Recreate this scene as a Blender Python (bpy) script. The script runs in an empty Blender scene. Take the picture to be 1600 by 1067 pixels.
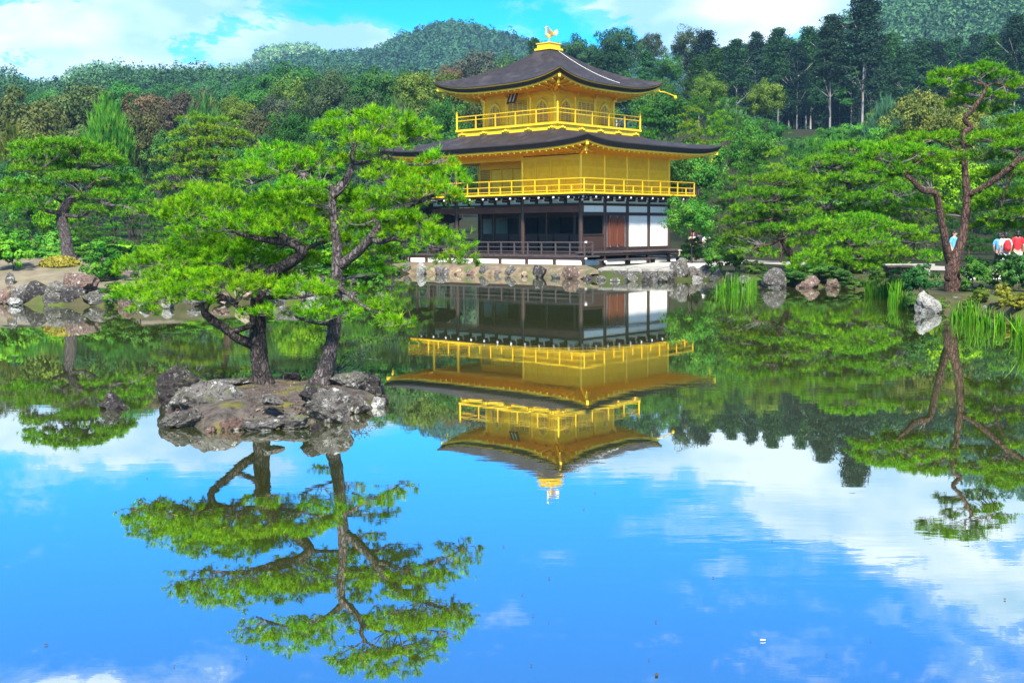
import bpy, math, random
import numpy as np
from mathutils import Vector, Matrix

# ------------------------------------------------------------------ camera
F, PITCH, ROLL, CAMH = 1788.09, 0.09715, -0.00682, 2.365
SC = bpy.context.scene
COL = SC.collection
cd = bpy.data.cameras.new('camera'); cam = bpy.data.objects.new('camera', cd); COL.objects.link(cam)
cd.sensor_width = 36.0; cd.lens = F * 36.0 / 1600.0; cd.clip_start = 0.1; cd.clip_end = 12000
cam.matrix_world = Matrix.Translation((0, 0, CAMH)) @ Matrix.Rotation(math.pi/2 - PITCH, 4, 'X') @ Matrix.Rotation(ROLL, 4, 'Z')
SC.camera = cam

def ray(px, py):
    u, v = px - 800.0, py - 533.5
    cr, sr = math.cos(ROLL), math.sin(ROLL)
    u0 = cr*u + sr*v; v0 = -sr*u + cr*v
    c, s = math.cos(PITCH), math.sin(PITCH); up = -v0/F
    return np.array([u0/F, c + up*s, -s + up*c])
def at(px, py, Y):
    d = ray(px, py); return np.array([0, 0, CAMH]) + d*(Y/d[1])
def wat(px, py, z=0.0):
    d = ray(px, py); return np.array([0, 0, CAMH]) + d*((z - CAMH)/d[2])
def azel(px, py, refl=False):
    d = ray(px, py); d = d/np.linalg.norm(d)
    if refl: d[2] = -d[2]
    return math.atan2(d[0], d[1]), math.asin(d[2])

# ------------------------------------------------------------------ light, sky, exposure
SUN_EL, SUN_AZ = math.radians(45), math.radians(181)      # azimuth clockwise from +Y
sdir = Vector((math.sin(SUN_AZ)*math.cos(SUN_EL), math.cos(SUN_AZ)*math.cos(SUN_EL), math.sin(SUN_EL)))
sl = bpy.data.lights.new('sun', 'SUN'); sl.energy = 5.0; sl.angle = math.radians(7.0); sl.color = (1.0, 0.93, 0.80)
so = bpy.data.objects.new('sun', sl); COL.objects.link(so)
so.rotation_euler = (-sdir).to_track_quat('-Z', 'Y').to_euler(); so.location = (0, 0, 60)
SC.view_settings.view_transform = 'Standard'; SC.view_settings.look = 'None'
SC.view_settings.exposure = 1.35; SC.view_settings.gamma = 1.0; SC.view_settings.use_curve_mapping = False
SC.render.engine = 'CYCLES'
cy = SC.cycles
cy.use_denoising = True
try: cy.denoiser = 'OPENIMAGEDENOISE'; cy.denoising_input_passes = 'RGB_ALBEDO_NORMAL'
except Exception: pass
cy.max_bounces = 8; cy.diffuse_bounces = 3; cy.glossy_bounces = 3; cy.transmission_bounces = 4; cy.transparent_max_bounces = 8
cy.volume_bounces = 0
cy.caustics_reflective = False; cy.caustics_refractive = False; cy.sample_clamp_indirect = 6.0

W = bpy.data.worlds.new('World'); SC.world = W; W.use_nodes = True
def build_world():
    nt = W.node_tree; N = nt.nodes; Lk = nt.links; N.clear()
    def nd(t, **k):
        n = N.new(t)
        for a, b in k.items(): setattr(n, a, b)
        return n
    def m(op, a, b=None, c=None):
        n = nd('ShaderNodeMath', operation=op)
        for i, v in enumerate((a, b, c)):
            if v is None: continue
            if isinstance(v, (int, float)): n.inputs[i].default_value = v
            else: Lk.new(v, n.inputs[i])
        return n.outputs[0]
    def vm(op, a, b=None):
        n = nd('ShaderNodeVectorMath', operation=op)
        for i, v in enumerate((a, b)):
            if v is None: continue
            if isinstance(v, tuple): n.inputs[i].default_value = v
            else: Lk.new(v, n.inputs[i])
        return n
    tc = nd('ShaderNodeTexCoord')
    sx = nd('ShaderNodeSeparateXYZ'); Lk.new(tc.outputs['Generated'], sx.inputs[0])
    az = m('ARCTAN2', sx.outputs[0], sx.outputs[1]); el = m('ARCSINE', sx.outputs[2])
    cb = nd('ShaderNodeCombineXYZ'); Lk.new(az, cb.inputs[0]); Lk.new(el, cb.inputs[1])
    sky = nd('ShaderNodeTexSky', sky_type='NISHITA'); sky.sun_disc = False
    sky.sun_elevation = SUN_EL; sky.sun_rotation = SUN_AZ; sky.air_density = 1.0; sky.dust_density = 0.15; sky.ozone_density = 2.0
    hs = nd('ShaderNodeHueSaturation'); hs.inputs['Saturation'].default_value = 1.55; hs.inputs['Value'].default_value = 1.0
    Lk.new(sky.outputs[0], hs.inputs['Color'])
    # clouds: fractal noise on the direction, with the banks where the photograph has them
    mp = vm('MULTIPLY', tc.outputs['Generated'], (1.0, 1.0, 2.3))
    ns = nd('ShaderNodeTexNoise'); ns.inputs['Scale'].default_value = 9.0; ns.inputs['Detail'].default_value = 9; ns.inputs['Roughness'].default_value = 0.68; ns.inputs['Distortion'].default_value = 0.25
    Lk.new(mp.outputs[0], ns.inputs['Vector'])
    acc = m('MULTIPLY_ADD', ns.outputs['Fac'], 2.5, -0.66)
    blobs = [ # px, py, sigma x, sigma y, amount, seen in the water
        (60, 50, 260, 70, .17, 0), (330, 80, 190, 40, .17, 0), (510, 62, 110, 26, .25, 0), (795, 46, 34, 18, .28, 0), (795, 8, 40, 9, .16, 0),
        (1120, 25, 170, 38, .24, 0), (1330, 20, 150, 40, .14, 0), (1560, 30, 160, 60, .2, 0),
        (690, 12, 150, 22, -.4, 0), (868, 50, 32, 34, -.35, 0), (560, 5, 60, 14, -.25, 0),
        (1240, 740, 170, 48, .25, 1), (1440, 820, 140, 70, .27, 1), (1570, 940, 80, 60, .17, 1), (1640, 860, 120, 120, .15, 1), (1190, 788, 32, 10, .14, 1), (1000, 712, 40, 14, .2, 1),
        (848, 876, 44, 16, .30, 1), (1050, 912, 56, 22, .38, 1), (60, 690, 200, 36, .16, 1), (230, 705, 110, 26, .14, 1), (160, 1060, 230, 34, .22, 1), (760, 1065, 330, 40, -.4, 1),
        (480, 870, 420, 110, -.45, 1), (40, 900, 200, 90, -.4, 1), (860, 780, 150, 60, -.3, 1), (1050, 990, 420, 90, -.3, 1), (1230, 930, 150, 60, -.2, 1)]
    for (px, py, sgx, sgy, a, rf) in blobs:
        A0, E0 = azel(px, py, rf)
        v = vm('SUBTRACT', cb.outputs[0], (A0, E0, 0)); v = vm('MULTIPLY', v.outputs[0], (F/sgx, F/sgy, 0))
        d = vm('DOT_PRODUCT', v.outputs[0], v.outputs[0])
        e = m('EXPONENT', m('MULTIPLY', d.outputs['Value'], -0.5))
        acc = m('MULTIPLY_ADD', e, a, acc)
    mr = nd('ShaderNodeMapRange', interpolation_type='SMOOTHSTEP'); Lk.new(acc, mr.inputs[0])
    mr.inputs[1].default_value = 0.54; mr.inputs[2].default_value = 0.72
    # cloud body colour
    n2 = nd('ShaderNodeTexNoise'); n2.inputs['Scale'].default_value = 7; n2.inputs['Detail'].default_value = 6; Lk.new(mp.outputs[0], n2.inputs['Vector'])
    r2 = nd('ShaderNodeMapRange'); Lk.new(n2.outputs['Fac'], r2.inputs[0]); r2.inputs[1].default_value = .40; r2.inputs[2].default_value = .60
    cm = nd('ShaderNodeMix', data_type='RGBA'); Lk.new(r2.outputs[0], cm.inputs['Factor'])
    cm.inputs['A'].default_value = (2.7, 4.5, 5.8, 1); cm.inputs['B'].default_value = (6.6, 7.2, 7.3, 1)
    tint = nd('ShaderNodeMix', data_type='RGBA', blend_type='MULTIPLY'); tint.inputs['Factor'].default_value = 1
    Lk.new(hs.outputs[0], tint.inputs['A']); tint.inputs['B'].default_value = (0.06, 1.12, 1.50, 1)
    m2 = nd('ShaderNodeMapRange', interpolation_type='SMOOTHSTEP'); Lk.new(acc, m2.inputs[0])      # thin veils round the thick cloud
    m2.inputs[1].default_value = 0.26; m2.inputs[2].default_value = 0.66
    fm = m('MAXIMUM', m('MULTIPLY', mr.outputs[0], 0.93), m('MULTIPLY', m2.outputs[0], 0.34))
    mx = nd('ShaderNodeMix', data_type='RGBA'); Lk.new(fm, mx.inputs['Factor']); Lk.new(tint.outputs['Result'], mx.inputs['A']); Lk.new(cm.outputs['Result'], mx.inputs['B'])
    bg = nd('ShaderNodeBackground'); bg.inputs['Strength'].default_value = 0.085; Lk.new(mx.outputs['Result'], bg.inputs['Color'])
    out = nd('ShaderNodeOutputWorld'); Lk.new(bg.outputs[0], out.inputs['Surface'])
build_world()

# ------------------------------------------------------------------ helpers
rng = np.random.default_rng(7)
random.seed(7)
MATS = {}
def newmat(name):
    m = bpy.data.materials.new(name); m.use_nodes = True
    nt = m.node_tree; b = nt.nodes['Principled BSDF']
    MATS[name] = m
    return m, nt, b
def pmat(name, c1, c2=None, rough=.7, metal=0.0, scale=6.0, bump=0.0, bscale=None, stretch=(1, 1, 1), detail=6, spec=.4, lo=.35, hi=.65, third=None):
    """surface with two noise-mixed colours and a fine relief"""
    m, nt, b = newmat(name); N, Lk = nt.nodes, nt.links
    b.inputs['Roughness'].default_value = rough; b.inputs['Metallic'].default_value = metal
    b.inputs['Specular IOR Level'].default_value = spec
    tc = N.new('ShaderNodeTexCoord'); mp = N.new('ShaderNodeMapping'); mp.inputs['Scale'].default_value = stretch
    Lk.new(tc.outputs['Object'], mp.inputs[0])
    if c2 is None: b.inputs['Base Color'].default_value = (*c1, 1)
    else:
        n = N.new('ShaderNodeTexNoise'); n.inputs['Scale'].default_value = scale; n.inputs['Detail'].default_value = detail; n.inputs['Roughness'].default_value = .62
        Lk.new(mp.outputs[0], n.inputs['Vector'])
        r = N.new('ShaderNodeValToRGB'); Lk.new(n.outputs['Fac'], r.inputs[0])
        r.color_ramp.elements[0].position = lo; r.color_ramp.elements[0].color = (*c1, 1)
        r.color_ramp.elements[1].position = hi; r.color_ramp.elements[1].color = (*c2, 1)
        col = r.outputs[0]
        if third:
            n3 = N.new('ShaderNodeTexNoise'); n3.inputs['Scale'].default_value = third[1]; n3.inputs['Detail'].default_value = 5; Lk.new(tc.outputs['Object'], n3.inputs['Vector'])
            mr = N.new('ShaderNodeMapRange'); Lk.new(n3.outputs['Fac'], mr.inputs[0]); mr.inputs[1].default_value = third[2]; mr.inputs[2].default_value = third[3]
            mx = N.new('ShaderNodeMix'); mx.data_type = 'RGBA'; Lk.new(mr.outputs[0], mx.inputs['Factor']); Lk.new(col, mx.inputs['A']); mx.inputs['B'].default_value = (*third[0], 1)
            col = mx.outputs['Result']
        Lk.new(col, b.inputs['Base Color'])
    if bump:
        n2 = N.new('ShaderNodeTexNoise'); n2.inputs['Scale'].default_value = bscale or scale*2; n2.inputs['Detail'].default_value = 8; n2.inputs['Roughness'].default_value = .65
        Lk.new(mp.outputs[0], n2.inputs['Vector'])
        bp = N.new('ShaderNodeBump'); bp.inputs['Strength'].default_value = bump; bp.inputs['Distance'].default_value = .05
        Lk.new(n2.outputs['Fac'], bp.inputs['Height']); Lk.new(bp.outputs[0], b.inputs['Normal'])
    return m

def leafmat(name, hue_spread=.03, transl=.3, rough=.6):
    """foliage: the object's own colour, varied leaf by leaf with the 'tint' attribute"""
    m, nt, b = newmat(name); N, Lk = nt.nodes, nt.links
    oi = N.new('ShaderNodeObjectInfo'); at_ = N.new('ShaderNodeAttribute'); at_.attribute_name = 'tint'
    hs = N.new('ShaderNodeHueSaturation'); Lk.new(oi.outputs['Color'], hs.inputs['Color'])
    mh = N.new('ShaderNodeMapRange'); Lk.new(at_.outputs['Fac'], mh.inputs[0]); mh.inputs[3].default_value = .5 + hue_spread; mh.inputs[4].default_value = .5 - hue_spread
    mv = N.new('ShaderNodeMapRange'); Lk.new(at_.outputs['Fac'], mv.inputs[0]); mv.inputs[3].default_value = .45; mv.inputs[4].default_value = 1.75
    Lk.new(mh.outputs[0], hs.inputs['Hue']); Lk.new(mv.outputs[0], hs.inputs['Value'])
    Lk.new(hs.outputs[0], b.inputs['Base Color']); b.inputs['Roughness'].default_value = rough; b.inputs['Specular IOR Level'].default_value = .08
    tr = N.new('ShaderNodeBsdfTranslucent'); Lk.new(hs.outputs[0], tr.inputs['Color'])
    mx = N.new('ShaderNodeMixShader'); mx.inputs[0].default_value = transl
    Lk.new(b.outputs[0], mx.inputs[1]); Lk.new(tr.outputs[0], mx.inputs[2])
    Lk.new(mx.outputs[0], nt.nodes['Material Output'].inputs['Surface'])
    return m

def npmesh(name, V, Fc, mat=None, tint=None, smooth=False):
    """mesh from arrays: V (n,3), Fc (m,3 or 4)"""
    me = bpy.data.meshes.new(name)
    V = np.asarray(V, dtype=np.float32); Fc = np.asarray(Fc, dtype=np.int32)
    n, k = Fc.shape
    me.vertices.add(len(V)); me.vertices.foreach_set('co', V.ravel())
    me.loops.add(n*k); me.loops.foreach_set('vertex_index', Fc.ravel())
    me.polygons.add(n); me.polygons.foreach_set('loop_start', np.arange(0, n*k, k, dtype=np.int32))
    if smooth: me.polygons.foreach_set('use_smooth', np.ones(n, dtype=bool))
    if tint is not None:
        a = me.attributes.new('tint', 'FLOAT', 'POINT'); a.data.foreach_set('value', np.asarray(tint, dtype=np.float32))
    me.update(calc_edges=True)
    if mat: me.materials.append(mat)
    return me

class MB:
    """collects small solids into one mesh"""
    def __init__(s): s.v = []; s.f = []
    def add(s, V, Fs):
        o = len(s.v); s.v += [tuple(map(float, p)) for p in V]; s.f += [tuple(i + o for i in f) for f in Fs]; return s
    def box(s, x0, x1, y0, y1, z0, z1):
        return s.add([(x0,y0,z0),(x1,y0,z0),(x1,y1,z0),(x0,y1,z0),(x0,y0,z1),(x1,y0,z1),(x1,y1,z1),(x0,y1,z1)],
                     [(3,2,1,0),(4,5,6,7),(0,1,5,4),(1,2,6,5),(2,3,7,6),(3,0,4,7)])
    def tube(s, path, rad, n=8, cap=True, wob=0.0, sd=0):
        P = [np.asarray(p, float) for p in path]; r_ = np.random.default_rng(sd)
        V = []; Fs = []; ref = np.array([0.31, 0.87, 0.39])
        for i, p in enumerate(P):
            t = P[min(i+1, len(P)-1)] - P[max(i-1, 0)]; t = t/(np.linalg.norm(t) + 1e-9)
            a = np.cross(t, ref); a /= np.linalg.norm(a) + 1e-9; b = np.cross(t, a)
            for k in range(n):
                an = 2*math.pi*k/n; rr = rad[i]*(1 + wob*r_.normal()*.5)
                V.append(p + rr*(math.cos(an)*a + math.sin(an)*b))
        for i in range(len(P)-1):
            for k in range(n):
                k2 = (k+1) % n; Fs.append((i*n+k, i*n+k2, (i+1)*n+k2, (i+1)*n+k))
        if cap: Fs.append(tuple(range(n-1, -1, -1))); Fs.append(tuple((len(P)-1)*n + k for k in range(n)))
        return s.add(V, Fs)
    def lathe(s, c, prof, n=12):
        V = []; Fs = []
        for (r, z) in prof:
            for k in range(n): V.append((c[0] + r*math.cos(2*math.pi*k/n), c[1] + r*math.sin(2*math.pi*k/n), c[2] + z))
        for i in range(len(prof)-1):
            for k in range(n): k2 = (k+1) % n; Fs.append((i*n+k, i*n+k2, (i+1)*n+k2, (i+1)*n+k))
        Fs.append(tuple(range(n-1, -1, -1))); Fs.append(tuple((len(prof)-1)*n + k for k in range(n)))
        return s.add(V, Fs)
    def ball(s, c, r, n=8, m=6):
        prof = [(max(1e-3, math.sin(math.pi*i/m)), -math.cos(math.pi*i/m)) for i in range(m+1)]
        o = len(s.v); s.lathe((0, 0, 0), prof, n)
        for i in range(o, len(s.v)): q = s.v[i]; s.v[i] = (c[0] + q[0]*r[0], c[1] + q[1]*r[1], c[2] + q[2]*r[2])
        return s
    def mesh(s, name, mat, smooth=False):
        me = bpy.data.meshes.new(name); me.from_pydata(s.v, [], s.f); me.materials.append(mat)
        if smooth:
            for p in me.polygons: p.use_smooth = True
        return me

def link(name, data, parent=None, loc=None, rot=None, scale=None, color=None):
    o = bpy.data.objects.new(name, data); COL.objects.link(o)
    if parent is not None: o.parent = parent
    if loc is not None: o.location = loc
    if rot is not None: o.rotation_euler = rot
    if scale is not None: o.scale = scale
    if color is not None: o.color = (*color, 1)
    return o
def tag(o, label, cat, group=None):
    o['label'] = label; o['category'] = cat
    if group: o['group'] = group
    return o
def struct(o): o['kind'] = 'structure'; return o
def stuff(o): o['kind'] = 'stuff'; return o
def part(name, mb, mat, parent, smooth=False): return link(name, mb.mesh(name, mat, smooth), parent)
UNIT = {}
def bar(name, p0, p1, w, h, mat, parent):
    """a straight squared timber from p0 to p1; alike ones share one mesh"""
    if mat.name not in UNIT: UNIT[mat.name] = MB().box(-.5, .5, -.5, .5, -.5, .5).mesh('timber', mat)
    p0, p1 = Vector(p0), Vector(p1); d = p1 - p0
    o = link(name, UNIT[mat.name], parent)
    o.location = (p0 + p1)/2
    o.rotation_euler = d.to_track_quat('X', 'Z').to_euler()
    o.scale = (d.length, w, h)
    return o
ROUND = {}
def post(name, x, y, z0, z1, r, mat, parent):
    if mat.name not in ROUND: ROUND[mat.name] = MB().lathe((0, 0, 0), [(1, 0), (1, 1)], 12).mesh('round_post', mat)
    return link(name, ROUND[mat.name], parent, (x, y, z0), None, (r, r, z1 - z0))
def smooth_path(pts, rad, k=6):
    P = np.array(pts, float); R = np.array(rad, float); n = len(P); out = []; ro = []
    for i in range(n-1):
        p0, p1, p2, p3 = P[max(i-1, 0)], P[i], P[i+1], P[min(i+2, n-1)]
        for j in range(k):
            t = j/k
            out.append(.5*((2*p1) + (-p0+p2)*t + (2*p0-5*p1+4*p2-p3)*t*t + (-p0+3*p1-3*p2+p3)*t**3)); ro.append(R[i]*(1-t) + R[i+1]*t)
    out.append(P[-1]); ro.append(R[-1])
    return out, ro

# ------------------------------------------------------------------ materials
GOLD = pmat('gold_leaf', (.86, .48, .006), (.97, .63, .018), rough=.36, metal=.28, scale=4.5, bump=.12, bscale=7, spec=.5)
def boards(name, c1, c2, metal, rough, per_m):
    m, nt, b = newmat(name); N, Lk = nt.nodes, nt.links
    tc = N.new('ShaderNodeTexCoord'); sp = N.new('ShaderNodeSeparateXYZ'); Lk.new(tc.outputs['Object'], sp.inputs[0])
    mu = N.new('ShaderNodeMath'); mu.operation = 'MULTIPLY'; Lk.new(sp.outputs[2], mu.inputs[0]); mu.inputs[1].default_value = per_m
    fr = N.new('ShaderNodeMath'); fr.operation = 'FRACT'; Lk.new(mu.outputs[0], fr.inputs[0])
    fl = N.new('ShaderNodeMath'); fl.operation = 'FLOOR'; Lk.new(mu.outputs[0], fl.inputs[0])
    wn = N.new('ShaderNodeTexWhiteNoise'); wn.noise_dimensions = '1D'; Lk.new(fl.outputs[0], wn.inputs['W'])
    ns = N.new('ShaderNodeTexNoise'); ns.inputs['Scale'].default_value = 3.0; ns.inputs['Detail'].default_value = 6; Lk.new(tc.outputs['Object'], ns.inputs['Vector'])
    ad = N.new('ShaderNodeMath'); ad.operation = 'MULTIPLY_ADD'; Lk.new(wn.outputs['Value'], ad.inputs[0]); ad.inputs[1].default_value = .35; Lk.new(ns.outputs['Fac'], ad.inputs[2])
    rp = N.new('ShaderNodeValToRGB'); Lk.new(ad.outputs[0], rp.inputs[0]); rp.color_ramp.elements[0].position = .4; rp.color_ramp.elements[1].position = .9
    rp.color_ramp.elements[0].color = (*c1, 1); rp.color_ramp.elements[1].color = (*c2, 1); Lk.new(rp.outputs[0], b.inputs['Base Color'])
    b.inputs['Metallic'].default_value = metal; b.inputs['Roughness'].default_value = rough
    bp = N.new('ShaderNodeBump'); bp.inputs['Strength'].default_value = .9; bp.inputs['Distance'].default_value = .03; Lk.new(fr.outputs[0], bp.inputs['Height']); Lk.new(bp.outputs[0], b.inputs['Normal'])
    return m
GOLDWALL = boards('gold_boards', (.80, .505, .004), (.96, .635, .010), .10, .42, 6.5)
WOOD = pmat('dark_wood', (.022, .013, .011), (.050, .028, .022), rough=.55, scale=4, bump=.15, bscale=14, stretch=(1, 1, .4))
REDWOOD = pmat('brown_wood', (.085, .022, .012), (.16, .05, .026), rough=.5, scale=5, bump=.2, bscale=18, stretch=(3, 3, .25))
GREYWOOD = pmat('weathered_wood', (.035, .028, .030), (.085, .072, .075), rough=.75, scale=5, bump=.2, bscale=16, stretch=(1, 1, 3))
PLASTER = pmat('white_plaster', (.82, .82, .79), (.88, .875, .85), rough=.8, scale=1.4, bump=.03)
WHITE = pmat('white_paint', (.80, .80, .78), rough=.6)
BARKROOF = pmat('bark_shingle', (.013, .0105, .012), (.033, .027, .030), rough=.7, scale=3.5, bump=.6, bscale=30, stretch=(1, 1, 3), spec=.25, third=((.055, .046, .050), 1.3, .5, .75))
ROOFEDGE = pmat('shingle_edge', (.012, .010, .011), (.035, .028, .028), rough=.8, scale=6, bump=.3, bscale=30, stretch=(.3, .3, 6))
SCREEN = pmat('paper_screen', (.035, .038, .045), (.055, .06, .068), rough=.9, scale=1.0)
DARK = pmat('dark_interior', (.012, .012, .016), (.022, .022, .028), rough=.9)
def lattice(name, c1, c2, k, metal=0.0):
    m, nt, b = newmat(name); N, Lk = nt.nodes, nt.links
    tc = N.new('ShaderNodeTexCoord'); br = N.new('ShaderNodeTexBrick'); br.offset = 0.0
    sp = N.new('ShaderNodeSeparateXYZ'); Lk.new(tc.outputs['Object'], sp.inputs[0])
    ad = N.new('ShaderNodeMath'); Lk.new(sp.outputs[0], ad.inputs[0]); Lk.new(sp.outputs[1], ad.inputs[1])
    cb = N.new('ShaderNodeCombineXYZ'); Lk.new(ad.outputs[0], cb.inputs[0]); Lk.new(sp.outputs[2], cb.inputs[1]); Lk.new(cb.outputs[0], br.inputs['Vector'])
    br.inputs['Scale'].default_value = k; br.inputs['Brick Width'].default_value = .5; br.inputs['Row Height'].default_value = .5; br.inputs['Mortar Size'].default_value = .07
    br.inputs['Color1'].default_value = (*c1, 1); br.inputs['Color2'].default_value = (*c1, 1); br.inputs['Mortar'].default_value = (*c2, 1)
    Lk.new(br.outputs['Color'], b.inputs['Base Color']); b.inputs['Roughness'].default_value = .6; b.inputs['Metallic'].default_value = metal
    return m
LATTICE = lattice('wood_lattice', (.010, .007, .006), (.075, .032, .024), 5.0)
GOLDLAT = lattice('gold_lattice', (.16, .095, .03), (.80, .55, .09), 5.0, .1)
DOORBACK = pmat('grey_blue_wood', (.10, .11, .13), (.17, .18, .20), rough=.7, scale=5)
PINE = leafmat('pine_needles', .04, .22, .7)
LEAF = leafmat('leaves', .03, .18, .65)

def barkmat(name, c1, c2, sc):
    m, nt, b = newmat(name); N, Lk = nt.nodes, nt.links
    tc = N.new('ShaderNodeTexCoord'); mp = N.new('ShaderNodeMapping'); mp.inputs['Scale'].default_value = (1, 1, .32); Lk.new(tc.outputs['Object'], mp.inputs[0])
    ns = N.new('ShaderNodeTexNoise'); ns.inputs['Scale'].default_value = sc*.9; ns.inputs['Detail'].default_value = 6; Lk.new(mp.outputs[0], ns.inputs['Vector'])
    mv = N.new('ShaderNodeMix'); mv.data_type = 'VECTOR'; mv.inputs['Factor'].default_value = .12; Lk.new(mp.outputs[0], mv.inputs['A']); Lk.new(ns.outputs['Color'], mv.inputs['B'])
    vo = N.new('ShaderNodeTexVoronoi'); vo.feature = 'DISTANCE_TO_EDGE'; vo.inputs['Scale'].default_value = sc; Lk.new(mv.outputs['Result'], vo.inputs['Vector'])
    mr = N.new('ShaderNodeMapRange'); Lk.new(vo.outputs['Distance'], mr.inputs[0]); mr.inputs[2].default_value = .22
    mu = N.new('ShaderNodeMath'); mu.operation = 'MULTIPLY_ADD'; Lk.new(ns.outputs['Fac'], mu.inputs[0]); mu.inputs[1].default_value = .8; Lk.new(mr.outputs[0], mu.inputs[2])
    rp = N.new('ShaderNodeValToRGB'); Lk.new(mu.outputs[0], rp.inputs[0]); rp.color_ramp.elements[0].position = .35; rp.color_ramp.elements[1].position = 1.35 if False else 1.0
    rp.color_ramp.elements[0].color = (*c1, 1); rp.color_ramp.elements[1].color = (*c2, 1); Lk.new(rp.outputs[0], b.inputs['Base Color'])
    b.inputs['Roughness'].default_value = .85; b.inputs['Specular IOR Level'].default_value = .2
    bp = N.new('ShaderNodeBump'); bp.inputs['Strength'].default_value = 1.0; bp.inputs['Distance'].default_value = .03; Lk.new(mu.outputs[0], bp.inputs['Height']); Lk.new(bp.outputs[0], b.inputs['Normal'])
    return m
BARK = barkmat('pine_bark', (.022, .018, .019), (.135, .115, .118), 22)
BARKDARK = barkmat('dark_bark', (.012, .0095, .0095), (.068, .057, .056), 20)
BARKRED = barkmat('red_pine_bark', (.020, .014, .013), (.105, .060, .048), 14)
BARKPALE = barkmat('pale_bark', (.12, .10, .09), (.34, .30, .28), 6)
TWIG = pmat('twig_bark', (.06, .05, .05), (.16, .14, .14), rough=.8, scale=9)

def rockmat(name, c1, c2, lich, moss, mz=(.1, .0)):
    m, nt, b = newmat(name); N, Lk = nt.nodes, nt.links
    tc = N.new('ShaderNodeTexCoord'); ge = N.new('ShaderNodeNewGeometry')
    def noise(s, d=8, r=.65, src=None):
        n = N.new('ShaderNodeTexNoise'); n.inputs['Scale'].default_value = s; n.inputs['Detail'].default_value = d; n.inputs['Roughness'].default_value = r
        Lk.new(ge.outputs['Position'], n.inputs['Vector']); return n.outputs['Fac']
    def mr(v, a, bb):
        n = N.new('ShaderNodeMapRange'); Lk.new(v, n.inputs[0]); n.inputs[1].default_value = a; n.inputs[2].default_value = bb; return n.outputs[0]
    def mix(fc, A, B):
        n = N.new('ShaderNodeMix'); n.data_type = 'RGBA'; Lk.new(fc, n.inputs['Factor'])
        for k, v in (('A', A), ('B', B)):
            if isinstance(v, tuple): n.inputs[k].default_value = (*v, 1)
            else: Lk.new(v, n.inputs[k])
        return n.outputs['Result']
    base = mix(mr(noise(3.5), .35, .65), c1, c2)
    base = mix(mr(noise(38, 4), .56, .66), base, tuple(.55*x for x in c1))
    base = mix(mr(noise(17, 9, .75), .50, .40), base, tuple(.4*x for x in c1))
    base = mix(mr(noise(8, 9, .78), .55, .61), base, lich)
    up = N.new('ShaderNodeSeparateXYZ'); Lk.new(ge.outputs['Normal'], up.inputs[0])
    mm = N.new('ShaderNodeMath'); mm.operation = 'MULTIPLY'; Lk.new(mr(noise(4.2, 7), .55, .68), mm.inputs[0]); Lk.new(mr(up.outputs[2], .0, .7), mm.inputs[1])
    base = mix(mm.outputs[0], base, moss)
    Lk.new(base, b.inputs['Base Color']); b.inputs['Roughness'].default_value = .82; b.inputs['Specular IOR Level'].default_value = .3
    bp = N.new('ShaderNodeBump'); bp.inputs['Strength'].default_value = 1.0; bp.inputs['Distance'].default_value = .07; Lk.new(noise(14, 9, .7), bp.inputs['Height']); Lk.new(bp.outputs[0], b.inputs['Normal'])
    return m
ROCK = {'grey': rockmat('grey_rock', (.055, .050, .046), (.16, .148, .138), (.40, .40, .37), (.10, .12, .02)),
        'dark': rockmat('dark_rock', (.018, .015, .016), (.052, .044, .045), (.24, .24, .23), (.09, .10, .02)),
        'pale': rockmat('pale_rock', (.15, .145, .14), (.36, .35, .33), (.60, .60, .57), (.13, .14, .04)),
        'brown': rockmat('brown_rock', (.10, .060, .050), (.20, .135, .11), (.38, .35, .32), (.12, .12, .03)),
        'tan': rockmat('tan_rock', (.26, .19, .13), (.42, .32, .22), (.52, .48, .42), (.13, .14, .03))}

# ------------------------------------------------------------------ pond, ground, hills
SHORE = [(-60., -15.), (-60., 37.)] + [tuple(wat(*q)[:2]) for q in (
    (0, 474), (90, 477), (180, 479), (240, 483), (300, 479), (380, 473), (470, 469), (525, 461), (542, 450), (556, 439), (575, 431), (620, 427.5), (700, 428.5),
    (850, 432.5), (930, 437), (1060, 438), (1100, 437), (1135, 441), (1190, 449), (1300, 448), (1345, 449), (1368, 453), (1400, 466), (1435, 487), (1480, 485), (1550, 485), (1600, 496))] + [(30., 24.), (60., 20.), (60., -15.)]
SH = np.array(SHORE)
def shore_dist(x, y):
    """distance to the pond's edge, positive on land"""
    x = np.asarray(x, float); y = np.asarray(y, float); d = np.full(x.shape, 1e9); ins = np.zeros(x.shape, bool); n = len(SH)
    for i in range(n):
        ax, ay = SH[i]; bx, by = SH[(i+1) % n]; ex, ey = bx-ax, by-ay
        t = np.clip(((x-ax)*ex + (y-ay)*ey)/(ex*ex+ey*ey), 0, 1)
        d = np.minimum(d, np.hypot(x-ax-t*ex, y-ay-t*ey))
        c = ((ay > y) != (by > y)) & (x < (bx-ax)*(y-ay)/(by-ay+1e-12) + ax)
        ins ^= c
    return np.where(ins, -d, d)
def sstep(a, b, v): t = np.clip((v-a)/(b-a), 0, 1); return t*t*(3-2*t)
def vnoise(x, y, seed=0):
    """cheap smooth noise"""
    r_ = np.random.default_rng(seed); s = 0
    for k in range(6):
        a, ph, fr = r_.uniform(0, 6.28), r_.uniform(0, 6.28), 1.0*(1.7**(k % 3))
        s = s + np.sin((x*math.cos(a) + y*math.sin(a))*fr + ph)/(1.7**(k % 3))
    return s/5
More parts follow.
